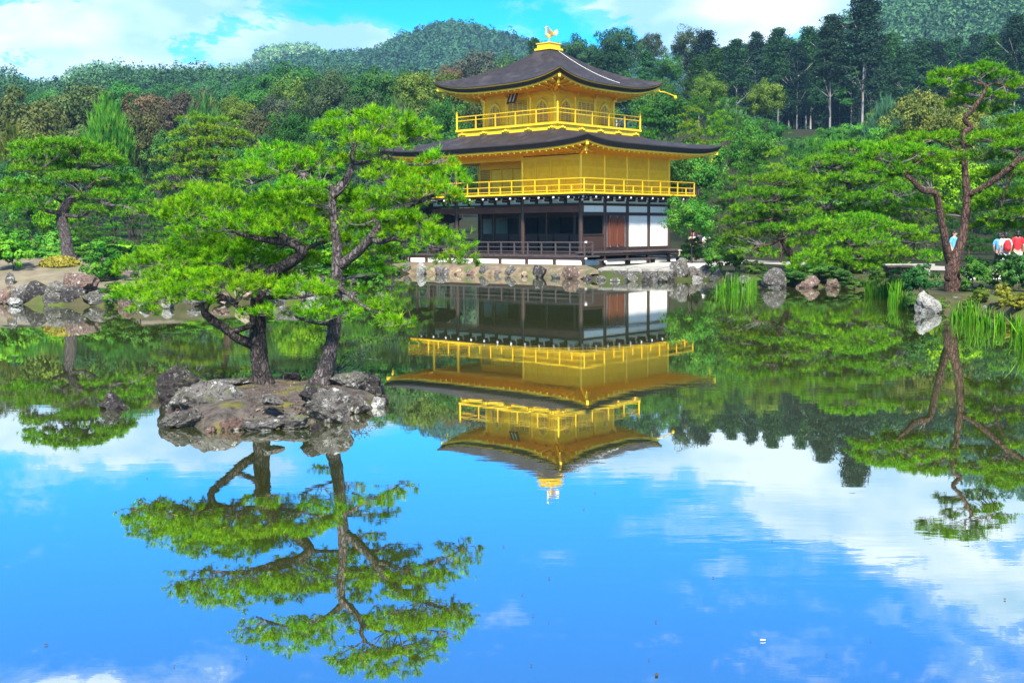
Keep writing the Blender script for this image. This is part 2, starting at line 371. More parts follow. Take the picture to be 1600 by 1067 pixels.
def ground_z(x, y, sd=None):
    x = np.asarray(x, float); y = np.asarray(y, float)
    if sd is None: sd = shore_dist(x, y)
    z = -.7 + 1.12*sstep(-.9, .35, sd)                                  # bed to bank
    land = sstep(.2, 2.5, sd)
    z = z + .95*land*np.exp(-((x+17.5)/9)**2 - ((y-46)/5.5)**2)         # mound under the bank pine
    z = z + .06*land*vnoise(x*.5, y*.5, 3)*np.clip(1.5 - np.exp(-((x-5)/11)**2 - ((y-66)/11)**2)*1.6, 0, 1)
    az = x/np.maximum(y, 1)
    sl = .05 + .12*sstep(-.02, .09, az)
    z = z + np.where(y > 82, (np.minimum(y, 186) - 82)*sl, 0)*sstep(82, 110, y)
    return z
def axis(parts):
    out = []
    for a, b, s in parts: out += list(np.arange(a, b, s))
    return np.array(out + [parts[-1][1]])
def ground_mat():
    """dry grass and moss round the pond, dark leaf litter under the woods"""
    m = pmat('mossy_ground', (.035, .040, .016), (.085, .075, .042), rough=.95, scale=.9, bump=.6, bscale=11, detail=10, lo=.36, hi=.62, spec=.1, third=((.07, .10, .02), .5, .46, .62))
    nt = m.node_tree; N, Lk = nt.nodes, nt.links; b = N['Principled BSDF']; src = b.inputs['Base Color'].links[0].from_socket
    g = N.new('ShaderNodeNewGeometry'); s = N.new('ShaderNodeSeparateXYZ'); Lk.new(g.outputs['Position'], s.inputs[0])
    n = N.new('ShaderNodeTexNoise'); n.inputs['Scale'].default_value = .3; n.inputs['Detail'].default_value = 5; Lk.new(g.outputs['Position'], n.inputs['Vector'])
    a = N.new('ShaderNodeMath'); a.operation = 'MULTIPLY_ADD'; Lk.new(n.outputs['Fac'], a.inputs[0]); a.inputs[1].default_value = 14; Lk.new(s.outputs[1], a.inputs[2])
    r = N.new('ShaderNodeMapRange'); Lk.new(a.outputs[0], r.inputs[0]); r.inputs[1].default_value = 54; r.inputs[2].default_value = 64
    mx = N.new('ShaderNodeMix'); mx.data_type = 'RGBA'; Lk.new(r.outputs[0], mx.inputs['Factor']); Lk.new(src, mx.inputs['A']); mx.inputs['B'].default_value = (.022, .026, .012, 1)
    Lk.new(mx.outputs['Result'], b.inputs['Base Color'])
    return m
def build_ground():
    xs = axis([(-1500, -600, 150), (-600, -60, 20), (-60, 60, .7), (60, 600, 20), (600, 1500, 150)])
    ys = axis([(-400, -20, 60), (-20, 78, .7), (78, 400, 6), (400, 1600, 150)])
    X, Y = np.meshgrid(xs, ys); sd = shore_dist(X, Y); Z = ground_z(X, Y, sd)
    nx, ny = len(xs), len(ys)
    V = np.stack([X.ravel(), Y.ravel(), Z.ravel()], 1)
    i, j = np.meshgrid(np.arange(nx-1), np.arange(ny-1)); a = (j*nx + i).ravel()
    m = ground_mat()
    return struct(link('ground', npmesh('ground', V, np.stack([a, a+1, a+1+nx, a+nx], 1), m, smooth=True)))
build_ground()

def build_water():
    m, nt, b = newmat('pond_water'); N, Lk = nt.nodes, nt.links
    N.remove(b); out = N['Material Output']
    tc = N.new('ShaderNodeTexCoord')
    def noise(sc, stretch, d=3):
        mp = N.new('ShaderNodeMapping'); mp.inputs['Scale'].default_value = stretch; Lk.new(tc.outputs['Object'], mp.inputs[0])
        n = N.new('ShaderNodeTexNoise'); n.inputs['Scale'].default_value = sc; n.inputs['Detail'].default_value = d; Lk.new(mp.outputs[0], n.inputs['Vector']); return n.outputs['Fac']
    rip = noise(2.6, (.55, 1.6, 1), 4)
    area = noise(.13, (.6, 1.3, 1), 3)                                   # ruffled and glassy patches
    mr = N.new('ShaderNodeMapRange'); Lk.new(area, mr.inputs[0]); mr.inputs[1].default_value = .48; mr.inputs[2].default_value = .66; mr.inputs[3].default_value = .12; mr.inputs[4].default_value = 1.0
    mu = N.new('ShaderNodeMath'); mu.operation = 'MULTIPLY'; Lk.new(rip, mu.inputs[0]); Lk.new(mr.outputs[0], mu.inputs[1])
    bp = N.new('ShaderNodeBump'); bp.inputs['Strength'].default_value = .03; bp.inputs['Distance'].default_value = .05; Lk.new(mu.outputs[0], bp.inputs['Height'])
    gl = N.new('ShaderNodeBsdfGlossy'); gl.inputs['Roughness'].default_value = .0; gl.inputs['Color'].default_value = (.93, .95, .96, 1); Lk.new(bp.outputs[0], gl.inputs['Normal'])
    df = N.new('ShaderNodeBsdfDiffuse'); df.inputs['Color'].default_value = (.052, .062, .012, 1)
    lw = N.new('ShaderNodeLayerWeight'); lw.inputs['Blend'].default_value = .5; Lk.new(bp.outputs[0], lw.inputs['Normal'])
    fr = N.new('ShaderNodeMapRange'); Lk.new(lw.outputs['Facing'], fr.inputs[0]); fr.inputs[1].default_value = .35; fr.inputs[2].default_value = .95; fr.inputs[3].default_value = .55; fr.inputs[4].default_value = .86
    mx = N.new('ShaderNodeMixShader'); Lk.new(fr.outputs[0], mx.inputs[0]); Lk.new(df.outputs[0], mx.inputs[1]); Lk.new(gl.outputs[0], mx.inputs[2])
    Lk.new(mx.outputs[0], out.inputs['Surface'])
    me = npmesh('pond_water', [(-62, -17, 0), (62, -17, 0), (62, 75, 0), (-62, 75, 0)], [(0, 1, 2, 3)], m)
    return struct(link('pond_water', me))
build_water()

def leaf_cloud(P, Nrm, size, rg, quad=True, jit=.7):
    """leaf-sized faces at P turned roughly towards Nrm"""
    n = len(P); d = Nrm + rg.normal(0, jit, (n, 3)); d /= np.linalg.norm(d, axis=1, keepdims=True) + 1e-9
    r_ = rg.normal(size=(n, 3)); a = np.cross(d, r_); a /= np.linalg.norm(a, axis=1, keepdims=True) + 1e-9; b = np.cross(d, a)
    s = (size*rg.uniform(.6, 1.3, n))[:, None]; a = a*s; b = b*s*rg.uniform(.5, .8, n)[:, None]
    if quad:
        V = np.stack([P - a, P - b*.9, P + a, P + b], 1).reshape(-1, 3); Fc = np.arange(n*4).reshape(n, 4)
    else:
        V = np.stack([P - a, P + a*.8 - b, P + b], 1).reshape(-1, 3); Fc = np.arange(n*3).reshape(n, 3)
    return V, Fc
def crown_tufts(C, R, H, rg, per):
    """many small tree crowns as one mass of leaf faces: centres C, radius R, height H"""
    n = len(C); d = rg.normal(size=(n, per, 3)); d[..., 2] = np.abs(d[..., 2])*1.0 - .15; d /= np.linalg.norm(d, axis=2, keepdims=True)
    rr = rg.uniform(.72, 1.0, (n, per, 1))
    P = C[:, None, :] + d*rr*np.stack([R, R, H], 1)[:, None, :]
    big = .22*vnoise(C[:, 0]*.06/(R.mean()*.22), C[:, 1]*.03/(R.mean()*.22), 5)
    tint = np.repeat(np.clip(rg.normal(.42, .22, n) + big, 0, 1), per) + rg.normal(0, .1, n*per)
    return P.reshape(-1, 3), d.reshape(-1, 3), np.clip(tint, 0, 1)
HILLMAT = pmat('hill_soil', (.022, .04, .016), (.035, .055, .02), rough=.95, scale=.1)
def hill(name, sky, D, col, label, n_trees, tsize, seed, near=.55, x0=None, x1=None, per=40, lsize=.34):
    rg = np.random.default_rng(seed)
    sx = np.array([q[0] for q in sky], float); sy = np.array([q[1] for q in sky], float)
    lo, hi = (sx[0] if x0 is None else x0), (sx[-1] if x1 is None else x1)
    def hz(px, y):
        py = np.interp(px, sx, sy)
        crest = CAMH + (359.0 - py)/F*D*1.004 - tsize*1.5
        t = y/D
        prof = np.where(t < 1, sstep(near - .05, 1.0, t)**.9, 1 - .5*sstep(1.0, 1.5, t))
        e = 1.0
        return crest*prof*e
    cols = np.arange(lo, hi + 1, 10.0); rows = np.concatenate([np.linspace(near*D, D, 26), np.linspace(D*1.04, 1.5*D, 8)])
    PX, RY = np.meshgrid(cols, rows); X = (PX - 800)/F*RY; Z = hz(PX, RY) + vnoise(X*.05, RY*.05, seed)*tsize*.5
    nx, ny = len(cols), len(rows); i, j = np.meshgrid(np.arange(nx-1), np.arange(ny-1)); a = (j*nx + i).ravel()
    struct(link(name, npmesh(name, np.stack([X.ravel(), RY.ravel(), Z.ravel()], 1), np.stack([a, a+1, a+1+nx, a+nx], 1), HILLMAT, smooth=True)))
    px = rg.uniform(lo, hi, n_trees); y = D*(near + (1.06 - near)*rg.uniform(.0, 1, n_trees)**.8); x = (px - 800)/F*y
    R = tsize*rg.uniform(.4, 1.0, n_trees)**1.0*np.where(rg.uniform(0, 1, n_trees) > .85, 1.3, 1.0); Hh = R*rg.uniform(1.0, 1.9, n_trees)
    C = np.stack([x, y, hz(px, y) + Hh*.3], 1)
    P, Nn, tint = crown_tufts(C, R, Hh, rg, per)
    V, Fc = leaf_cloud(P, Nn, tsize*lsize, rg, quad=False, jit=.5)
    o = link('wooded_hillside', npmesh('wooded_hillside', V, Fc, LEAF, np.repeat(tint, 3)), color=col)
    o['label'] = label; o['category'] = 'woodland'; stuff(o)
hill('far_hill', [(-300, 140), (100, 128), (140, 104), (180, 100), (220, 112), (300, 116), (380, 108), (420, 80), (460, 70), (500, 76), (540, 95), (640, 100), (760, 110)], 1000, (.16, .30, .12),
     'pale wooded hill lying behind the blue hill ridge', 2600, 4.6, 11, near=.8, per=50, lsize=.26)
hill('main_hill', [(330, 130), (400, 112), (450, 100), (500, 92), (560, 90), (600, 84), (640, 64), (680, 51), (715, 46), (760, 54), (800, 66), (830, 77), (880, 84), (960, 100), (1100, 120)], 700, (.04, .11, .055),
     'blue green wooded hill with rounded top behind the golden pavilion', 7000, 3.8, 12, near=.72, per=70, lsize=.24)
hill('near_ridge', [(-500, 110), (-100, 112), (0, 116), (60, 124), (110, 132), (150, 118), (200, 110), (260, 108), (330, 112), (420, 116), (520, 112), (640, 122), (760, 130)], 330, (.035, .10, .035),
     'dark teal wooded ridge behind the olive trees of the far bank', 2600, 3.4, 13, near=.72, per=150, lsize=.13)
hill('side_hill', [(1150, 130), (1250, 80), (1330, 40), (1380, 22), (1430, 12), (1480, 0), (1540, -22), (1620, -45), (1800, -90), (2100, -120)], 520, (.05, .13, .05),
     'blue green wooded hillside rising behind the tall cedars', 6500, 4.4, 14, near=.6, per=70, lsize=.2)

# ------------------------------------------------------------------ the golden pavilion (local x runs along the plastered side, y along the long pond side)
K = 2.13; LN = 5.5*K; DP = 4*K
CU, CV, S3, B3, R3 = 4.37, 5.94, 2.79, 4.03, 5.0
PAV = link('golden_pavilion', None, None, (3.844, 63.482, 0), (0, 0, 0.8392))
tag(PAV, 'three storey pavilion with gold leaf upper floors, curved dark roofs and a bird finial', 'pavilion')

def roof_surface(x0, x1, y0, y1, tx0, tx1, ty0, ty1, ze, zt, up, g, drop=0.0, n=28, m=14, shrink=0.0, pw=3.0):
    """four curved slopes from an eave rectangle with lifted corners to a top rectangle; returns verts, faces"""
    V = []; Fs = []
    E = [((x0, y0), (x1, y0)), ((x1, y0), (x1, y1)), ((x1, y1), (x0, y1)), ((x0, y1), (x0, y0))]
    T = [((tx0, ty0), (tx1, ty0)), ((tx1, ty0), (tx1, ty1)), ((tx1, ty1), (tx0, ty1)), ((tx0, ty1), (tx0, ty0))]
    for (e0, e1), (t0, t1) in zip(E, T):
        o = len(V)
        for j in range(m+1):
            s = j/m
            for i in range(n+1):
                q = i/n; q = .5 - .5*math.cos(math.pi*q) if n > 4 else q
                t = 2*q - 1; u = up*abs(t)**pw
                ex, ey = e0[0] + (e1[0]-e0[0])*q, e0[1] + (e1[1]-e0[1])*q
                kx, ky = t0[0] + (t1[0]-t0[0])*q, t0[1] + (t1[1]-t0[1])*q
                z = ze + (zt-ze)*((1-g)*s + g*s*s) + u*(1-s)**1.6 - drop
                V.append((ex + (kx-ex)*s, ey + (ky-ey)*s, z))
        for j in range(m):
            for i in range(n):
                a = o + j*(n+1) + i; Fs.append((a, a+1, a+n+2, a+n+1))
    return V, Fs
def eave_line(x0, x1, y0, y1, ze, up, n=28, pw=3.0):
    pts = []
    for (a, b) in (((x0, y0), (x1, y0)), ((x1, y0), (x1, y1)), ((x1, y1), (x0, y1)), ((x0, y1), (x0, y0))):
        for i in range(n):
            q = .5 - .5*math.cos(math.pi*i/n); pts.append((a[0] + (b[0]-a[0])*q, a[1] + (b[1]-a[1])*q, ze + up*abs(2*q-1)**pw))
    return pts
def eave_band(mb, x0, x1, y0, y1, ze, up, z_hi, z_lo, in_hi=0.0, in_lo=0.0, pw=3.0):
    """strip that follows the eave between two heights below it, leaning inwards"""
    A = eave_line(x0+in_hi, x1-in_hi, y0+in_hi, y1-in_hi, ze+z_hi, up, pw=pw); B = eave_line(x0+in_lo, x1-in_lo, y0+in_lo, y1-in_lo, ze+z_lo, up, pw=pw)
    n = len(A); mb.add(A + B, [(i, (i+1) % n, n + (i+1) % n, n + i) for i in range(n)]); return mb
def eave_z(t, ze, up, pw=3.0): return ze + up*abs(t)**pw

# --- podium, verandas
part('plaster_podium', MB().box(-1.28, DP+.9, -1.0, LN+.9, .25, .70), PLASTER, PAV)
ver = MB().box(-1.32, 0, -1.32, LN+1.3, .86, .95)
vo = part('veranda', ver, GREYWOOD, PAV)
bar('edge_beam', (-1.24, -1.3, .79), (-1.24, LN+1.25, .79), .12, .14, WOOD, vo)
for i in range(15):
    y = -1.24 + i*(LN+2.45)/14
    bar('rail_post', (-1.24, y, .95), (-1.24, y, 1.66), .07, .07, GREYWOOD, vo)
    if i % 2 == 0: bar('stilt', (-1.35, y, .1), (-1.35, y, .72), .13, .13, WOOD, vo)
for z, w in ((1.67, .075), (1.40, .05), (1.16, .05)):
    bar('handrail', (-1.24, -1.3, z), (-1.24, LN+1.25, z), w, w*.8, GREYWOOD, vo)
    bar('handrail', (-1.24, -1.24, z), (-.55, -1.24, z), w, w*.8, GREYWOOD, vo)
bar('rail_post', (-.55, -1.24, .95), (-.55, -1.24, 1.66), .07, .07, GREYWOOD, vo)
for z in (1.68, .80): bar('white_cap', (-1.32, -1.33, z), (-1.16, -1.33, z), .03, .10, WHITE, vo)
sd = part('side_veranda', MB().box(-.5, DP+1.45, -1.3, -.02, 1.05, 1.13), GREYWOOD, PAV)
bar('edge_beam', (-.5, -1.2, .98), (DP+1.4, -1.2, .98), .1, .13, WOOD, sd)
for x in (.6, 2.7, 4.8, 6.9, DP+.6, DP+1.3): bar('stilt', (x, -1.15, .3), (x, -1.15, .92), .14, .14, WOOD, sd)
st = part('step_board', MB().box(-.35, DP-1.0, -1.85, -1.36, .66, .73), GREYWOOD, PAV)
for x in (-.2, 2.2, 4.6, DP-1.3): bar('stilt', (x, -1.6, .3), (x, -1.6, .66), .14, .3, WOOD, st)
for x in (-.2, DP-1.3): bar('white_cap', (x-.11, -1.87, .62), (x+.11, -1.87, .62), .02, .1, WHITE, st)
part('floor', MB().box(.02, DP-.02, .02, LN-.02, .8, 1.02), WOOD, PAV)

# --- first storey
def col1(x, y, r=.13): return post('column', x, y, .72, 4.1, r, WOOD, PAV)
for y in (0, 2*K, 4.5*K, LN): col1(0, y)
for i in range(1, 5): col1(i*K, 0)
for i in range(0, 5): col1(i*K, LN)
for y in (K, 2*K, 3*K, 4*K, 4.5*K): col1(DP, y)
for y in (K, 2*K, 3*K, 4*K, 4.5*K): col1(K, y, .11)
bar('beam', (0, -.15, 3.50), (0, LN+.15, 3.50), .16, .36, REDWOOD, PAV)
bar('beam', (0, -.15, 3.77), (0, LN+.15, 3.77), .18, .10, WOOD, PAV)
bar('beam', (0, -.15, 4.13), (0, LN+.15, 4.13), .2, .12, WOOD, PAV)
bar('beam', (K, .12, 3.15), (K, 4.5*K, 3.15), .14, .16, WOOD, PAV)
bar('beam', (K, .12, 2.08), (K, 4.5*K, 2.08), .12, .08, WOOD, PAV)
part('upper_wall', MB().box(K-.04, K+.04, .1, 4.5*K, 3.23, 4.05), SCREEN, PAV)
part('ceiling', MB().box(.1, DP-.1, .1, LN-.1, 4.06, 4.12), DARK, PAV)
for z, h in ((1.22, .26), (3.23, .17), (3.75, .13), (4.13, .12)): bar('beam', (-.12, 0, z), (DP+.12, 0, z), .17, h, WOOD, PAV)
for i in range(4):
    a, b = i*K+.13, (i+1)*K-.13
    part('plaster_panel', MB().box(a, b, -.03, .05, 3.32, 3.68), PLASTER, PAV)
    part('plaster_panel', MB().box(a, b, -.03, .05, 3.82, 4.06), PLASTER, PAV)
    if i >= 2: part('plaster_panel', MB().box(a, b, -.03, .05, 1.35, 3.14), PLASTER, PAV)
for j in range(11):
    a = j*LN/11; part('plaster_panel', MB().box(-.03, .05, a+.12, a+LN/11-.12, 3.83, 4.06), PLASTER, PAV)
    bar('strut', (-.02, a, 3.8), (-.02, a, 4.08), .14, .14, WOOD, PAV)
for i in range(8):                                                        # half-height lattices of the inner wall
    y0 = .12 + i*(4.5*K-.1)/8; lp = part('lattice_panel', MB().box(K-.06, K-.02, y0+.07, y0+(4.5*K-.1)/8-.05, 1.05, 2.04), LATTICE, PAV)
part('lattice_panel', MB().box(.14, K-.14, -.02, .02, 1.35, 2.04), LATTICE, PAV)
bar('sill', (.13, -.01, 2.07), (K-.1, -.01, 2.07), .1, .06, WOOD, PAV)
for i, (y0, y1, mt) in enumerate(((.4, 1.9, DARK), (2.0, 3.9, SCREEN), (4.0, 5.1, DARK), (5.2, 6.9, SCREEN), (7.0, 7.9, DARK), (8.0, 9.5, SCREEN))):
    part('room_screen', MB().box(2.1*K, 2.1*K+.05, y0, y1, 1.02, 3.4), mt, PAV)
part('back_wall', MB().box(2.3*K, 2.3*K+.06, .1, 4.5*K, 1.0, 4.05), DARK, PAV)
part('rear_wall', MB().box(DP-.05, DP+.03, .12, 4.5*K, 1.0, 4.06), PLASTER, PAV)
part('end_wall', MB().box(K, DP, 4.5*K-.03, 4.5*K+.03, 1.0, 4.06), PLASTER, PAV)
# board door with two arched leaves
dr = part('door', MB().box(K+.13, 2*K-.13, -.02, .04, 1.35, 3.14), DOORBACK, PAV)
def arched(x0, x1, z0, z1, y0, y1):
    w = (x1-x0)/2; cx = (x0+x1)/2; P = []
    for k in range(13): a = math.pi*k/12; P.append((cx + w*math.cos(a), z1 - w*.75 + w*.75*math.sin(a)))
    for k in range(13): a = math.pi + math.pi*k/12; P.append((cx + w*math.cos(a), z0 + w*.55 + w*.55*math.sin(a)))
    n = len(P); V = [(p[0], y0, p[1]) for p in P] + [(p[0], y1, p[1]) for p in P]
    return MB().add(V, [tuple(range(n)), tuple(range(2*n-1, n-1, -1))] + [(i, n+i, n+(i+1) % n, (i+1) % n) for i in range(n)])
bar('door_post', (K+.28, -.03, 1.35), (K+.28, -.03, 3.14), .26, .05, REDWOOD, dr)
part('door_leaf', arched(K+.52, K+1.14, 1.37, 3.12, -.07, -.01), REDWOOD, dr)
part('door_leaf', arched(K+1.22, K+1.84, 1.37, 3.12, -.07, -.01), REDWOOD, dr)
# black brackets with white painted ends below the gold balcony
def bracket(p, d):
    mb = MB(); q = np.array([*p, 0.0]); d = np.array([*d, 0.0]); sdv = np.array([-d[1], d[0], 0])
    for (z, ln, w, h) in ((4.14, 1.02, .13, .12), (3.98, .62, .12, .11)):
        a, b = q + d*.02, q + d*ln; P = []
        for e in (a, b):
            for sg in (-1, 1):
                for zz in (z-h/2, z+h/2): P.append(e + sdv*w/2*sg + np.array([0, 0, zz]))
        mb.add(P, [(0, 1, 3, 2), (4, 6, 7, 5), (0, 4, 5, 1), (2, 3, 7, 6), (1, 5, 7, 3), (0, 2, 6, 4)])
    o = part('bracket', mb, WOOD, PAV)
    for (z, ln) in ((4.14, 1.03), (3.98, .63)):
        c = q + d*ln; a = c - sdv*.055; b = c + sdv*.055
        bar('white_end', (*a[:2], z), (*b[:2], z), .025, .11, WHITE, o)
    c = q + d*.82
    for sg in (-1, 1):
        e = c + sdv*.22*sg; bar('white_end', (*(e - sdv*.02)[:2], 4.1), (*(e + sdv*.02)[:2], 4.1), .1, .09, WHITE, o)
for i in range(0, 9): bracket((i*K/2 if i else -.02, -.05), (0, -1))
for i in range(0, 12): bracket((-.05, i*LN/11), (-1, 0))
r2 = math.sqrt(.5)
bracket((-.05, -.05), (-r2, -r2)); bracket((DP, -.05), (r2, -r2)); bracket((-.05, LN), (-r2, r2))

# --- second storey
o2 = 1.18
part('balcony_frame', MB().box(-o2+.06, DP+o2-.06, -o2+.06, LN+o2-.06, 4.20, 4.285), WOOD, PAV)
def balcony(name, x0, x1, y0, y1, z0, z1, rails, n_x, n_y, finial=0.0, pr=.026):
    d = part(name, MB().box(x0, x1, y0, y1, z0, z1), GOLD, PAV)
    ring = [((x0+.07, y0+.07), (x1-.07, y0+.07), n_x), ((x1-.07, y0+.07), (x1-.07, y1-.07), n_y), ((x1-.07, y1-.07), (x0+.07, y1-.07), n_x), ((x0+.07, y1-.07), (x0+.07, y0+.07), n_y)]
    for (a, b, n) in ring:
        for k, z in enumerate(rails): bar('rail', (*a, z), (*b, z), .048 if k == 0 else .036, .048 if k == 0 else .036, GOLD, d)
        for i in range(n):
            q = i/n; x, y = a[0] + (b[0]-a[0])*q, a[1] + (b[1]-a[1])*q
            tall = (i % 2 == 0) or finial
            if i == 0 and finial:
                link('corner_post', MB().lathe((0, 0, 0), [(.055, 0), (.055, finial-.22), (.07, finial-.2), (.045, finial-.16), (.06, finial-.1), (.03, finial-.04), (.005, finial)], 10).mesh('corner_post', GOLD), d, (x, y, z1))
            else: bar('baluster', (x, y, z1), (x, y, rails[0] if tall else rails[1]), pr*2, pr*2, GOLD, d)
    return d
balcony('lower_balcony', -o2, DP+o2, -o2, LN+o2, 4.29, 4.40, (5.12, 4.78, 4.50), 12, 16)
def gcol(x, y, z0=4.4, z1=6.6, r=.1): return post('gold_column', x, y, z0, z1, r, GOLD, PAV)
for i in range(5): gcol(i*K, 0)
for y in (2*K, 4.5*K, LN): gcol(0, y)
for i in range(1, 5): gcol(i*K, LN)
for y in (K, 2*K, 3*K, 4*K, 4.5*K): gcol(DP, y)
for i in range(4): part('gold_wall', MB().box(i*K+.06, (i+1)*K-.06, -.02, .06, 4.4, 6.45), GOLDWALL, PAV)
for i in range(4):
    part('gold_wall', MB().box(-.03, .05, i*K/2+.035, (i+1)*K/2-.035, 4.4, 6.2), GOLDWALL, PAV)
    bar('gold_batten', (-.05, (i+1)*K/2, 4.4), (-.05, (i+1)*K/2, 6.25), .07, .05, GOLD, PAV)
bar('gold_beam', (-.03, 0, 6.33), (-.03, 2*K, 6.33), .12, .28, GOLD, PAV)
bar('gold_beam', (0, 2*K, 6.42), (0, LN, 6.42), .16, .22, GOLD, PAV)
bar('gold_beam', (0, 0, 6.5), (DP, 0, 6.5), .14, .1, GOLD, PAV)
part('gold_wall', MB().box(.05, K, 2*K-.04, 2*K+.04, 4.4, 6.5), GOLDWALL, PAV)
n = 6
for i in range(n):                                                        # recessed sliding panels behind the open gallery
    a = 2*K + i*2.5*K/n; b = a + 2.5*K/n
    part('gold_panel', MB().box(K-.03, K+.03, a+.04, b-.04, 4.42, 6.0), GOLDLAT if i == n-1 else GOLD, PAV)
    bar('gold_batten', (K-.04, b, 4.4), (K-.04, b, 6.05), .08, .08, GOLD, PAV)
bar('gold_beam', (K, 2*K, 6.25), (K, 4.5*K, 6.25), .1, .45, GOLD, PAV)
part('gold_wall', MB().box(K, DP, 4.5*K-.04, 4.5*K+.04, 4.4, 6.5), GOLDWALL, PAV)
part('gold_wall', MB().box(DP-.05, DP+.03, .06, 4.5*K, 4.4, 6.5), GOLDWALL, PAV)
part('gold_ceiling', MB().box(-.1, DP+.1, -.1, LN+.1, 6.52, 6.58), GOLD, PAV)

# --- lower roof
def make_roof(name, rect, top, ze, zt, up, g, th, wall, z_wall, spacing, pw, gold_line):
    x0, x1, y0, y1 = rect
    V, Fs = roof_surface(x0, x1, y0, y1, *top, ze, zt, up, g, pw=pw)
    ro = link(name, MB().add(V, Fs).mesh(name, BARKROOF, True), PAV)
    mb = MB(); eave_band(mb, x0, x1, y0, y1, ze, up, 0, -.06, 0, 0, pw); eave_band(mb, x0, x1, y0, y1, ze, up, -.06 if not gold_line else -.12, -th, .03, .2, pw)
    part('eave_edge', mb, ROOFEDGE, ro)
    if gold_line: part('eave_trim', eave_band(MB(), x0, x1, y0, y1, ze, up, -.06, -.105, -.01, .02, pw), GOLD, ro)
    mb = MB(); eave_band(mb, x0, x1, y0, y1, ze, up, -th-.002, -th-.09, .24, .24, pw); eave_band(mb, x0, x1, y0, y1, ze, up, -th, -th-.004, .18, .24, pw)
    part('fascia', mb, GOLD, ro)
    # soffit from fascia to the wall head
    wx0, wx1, wy0, wy1 = wall; zs = ze - th - .06
    V, Fs = roof_surface(x0+.24, x1-.24, y0+.24, y1-.24, wx0, wx1, wy0, wy1, zs, z_wall, up, 0.0, n=28, m=5, pw=pw)
    part('soffit', MB().add(V, Fs), GOLD, ro)
    ex0, ex1, ey0, ey1 = x0+.28, x1-.28, y0+.28, y1-.28
    for side in range(4):
        ln = (ex1-ex0) if side in (0, 2) else (ey1-ey0); c = int(ln/spacing)
        for i in range(1, c):
            q = i/c; t = 2*q - 1
            if side in (0, 2):
                x = ex0 + ln*q; kx = wx0 + (wx1-wx0)*q; y_o, y_i = (ey0, wy0) if side == 0 else (ey1, wy1); po, pi_ = (x, y_o), (x*.6+kx*.4, y_i)
            else:
                y = ey0 + ln*q; ky = wy0 + (wy1-wy0)*q; x_o, x_i = (ex0, wx0) if side == 3 else (ex1, wx1); po, pi_ = (x_o, y), (x_i, y*.6+ky*.4)
            rf = bar('rafter', (*po, eave_z(t, zs, up, pw) - .07), (*pi_, z_wall - .05), .07, .085, GOLD, ro)
    for (cx, cy_, kx, ky) in ((x0, y0, wx0, wy0), (x1, y0, wx1, wy0), (x1, y1, wx1, wy1), (x0, y1, wx0, wy1)):
        sx, sy = (1 if cx < kx else -1), (1 if cy_ < ky else -1)
        hx, hy, hz = cx+.2*sx, cy_+.2*sy, ze+up-th-.2
        bar('hip_rafter', (hx, hy, hz+.02), (kx, ky, z_wall-.1), .13, .15, GOLD, ro)
        bx, by = hx+.28*sx, hy+.28*sy
        link('wind_bell', MB().lathe((0, 0, 0), [(.012, .0), (.012, -.1), (.05, -.12), (.075, -.2), (.09, -.3), (.02, -.3), (.02, -.37), (.045, -.42), (.01, -.46)], 10).mesh('wind_bell', GOLD), ro, (bx, by, hz-.06))
    return ro
WR = 2.32
make_roof('lower_roof', (-WR, DP+WR, -WR, LN+WR), (CU-3.88, CU+3.88, CV-3.88, CV+3.88), 7.04, 8.0, .32, .35, .32, (-.05, DP+.05, -.05, LN+.05), 6.62, .46, 5.0, False)

# --- third storey
part('balcony_base', MB().box(CU-B3+.10, CU+B3-.10, CV-B3+.10, CV+B3-.10, 7.6, 8.26), GOLD, PAV)
ub = balcony('upper_balcony', CU-B3, CU+B3, CV-B3, CV+B3, 8.27, 8.40, (9.16, 8.93), 5, 5, finial=1.15)
for k in range(5):                                                        # cloud-shaped ornaments on the base
    t = (k-2)/2*(B3-.5)
    for (x, y) in ((CU+t, CV-B3+.09), (CU-B3+.09, CV+t)):
        link('cloud_bracket', MB().ball((0, 0, 0), (.12, .12, .1), 8, 5).ball((.2, 0, -.04) if y < CV-B3+.5 else (0, .2, -.04), (.11, .11, .07), 8, 5).ball((-.2, 0, -.04) if y < CV-B3+.5 else (0, -.2, -.04), (.11, .11, .07), 8, 5).mesh('cloud_bracket', GOLD, True), ub, (x, y, 8.12))
spots = set()
for k in range(4):
    t = -S3 + 2*S3*k/3
    for (x, y) in ((CU+t, CV-S3), (CU+t, CV+S3), (CU-S3, CV+t), (CU+S3, CV+t)): spots.add((round(x, 3), round(y, 3)))
if True:
    for (x, y) in sorted(spots):
        post('gold_column', x, y, 8.4, 10.35, .1, GOLD, PAV)
        hd = MB().box(-.16, .16, -.16, .16, 10.05, 10.17).box(-.24, .24, -.07, .07, 10.17, 10.27).box(-.07, .07, -.24, .24, 10.17, 10.27).box(-.3, .3, -.06, .06, 10.28, 10.38).box(-.06, .06, -.3, .3, 10.28, 10.38)
        link('column_head', hd.mesh('column_head', GOLD), PAV, (x, y, 0))
part('gold_ceiling', MB().box(CU-S3, CU+S3, CV-S3, CV+S3, 10.38, 10.42), GOLD, PAV)
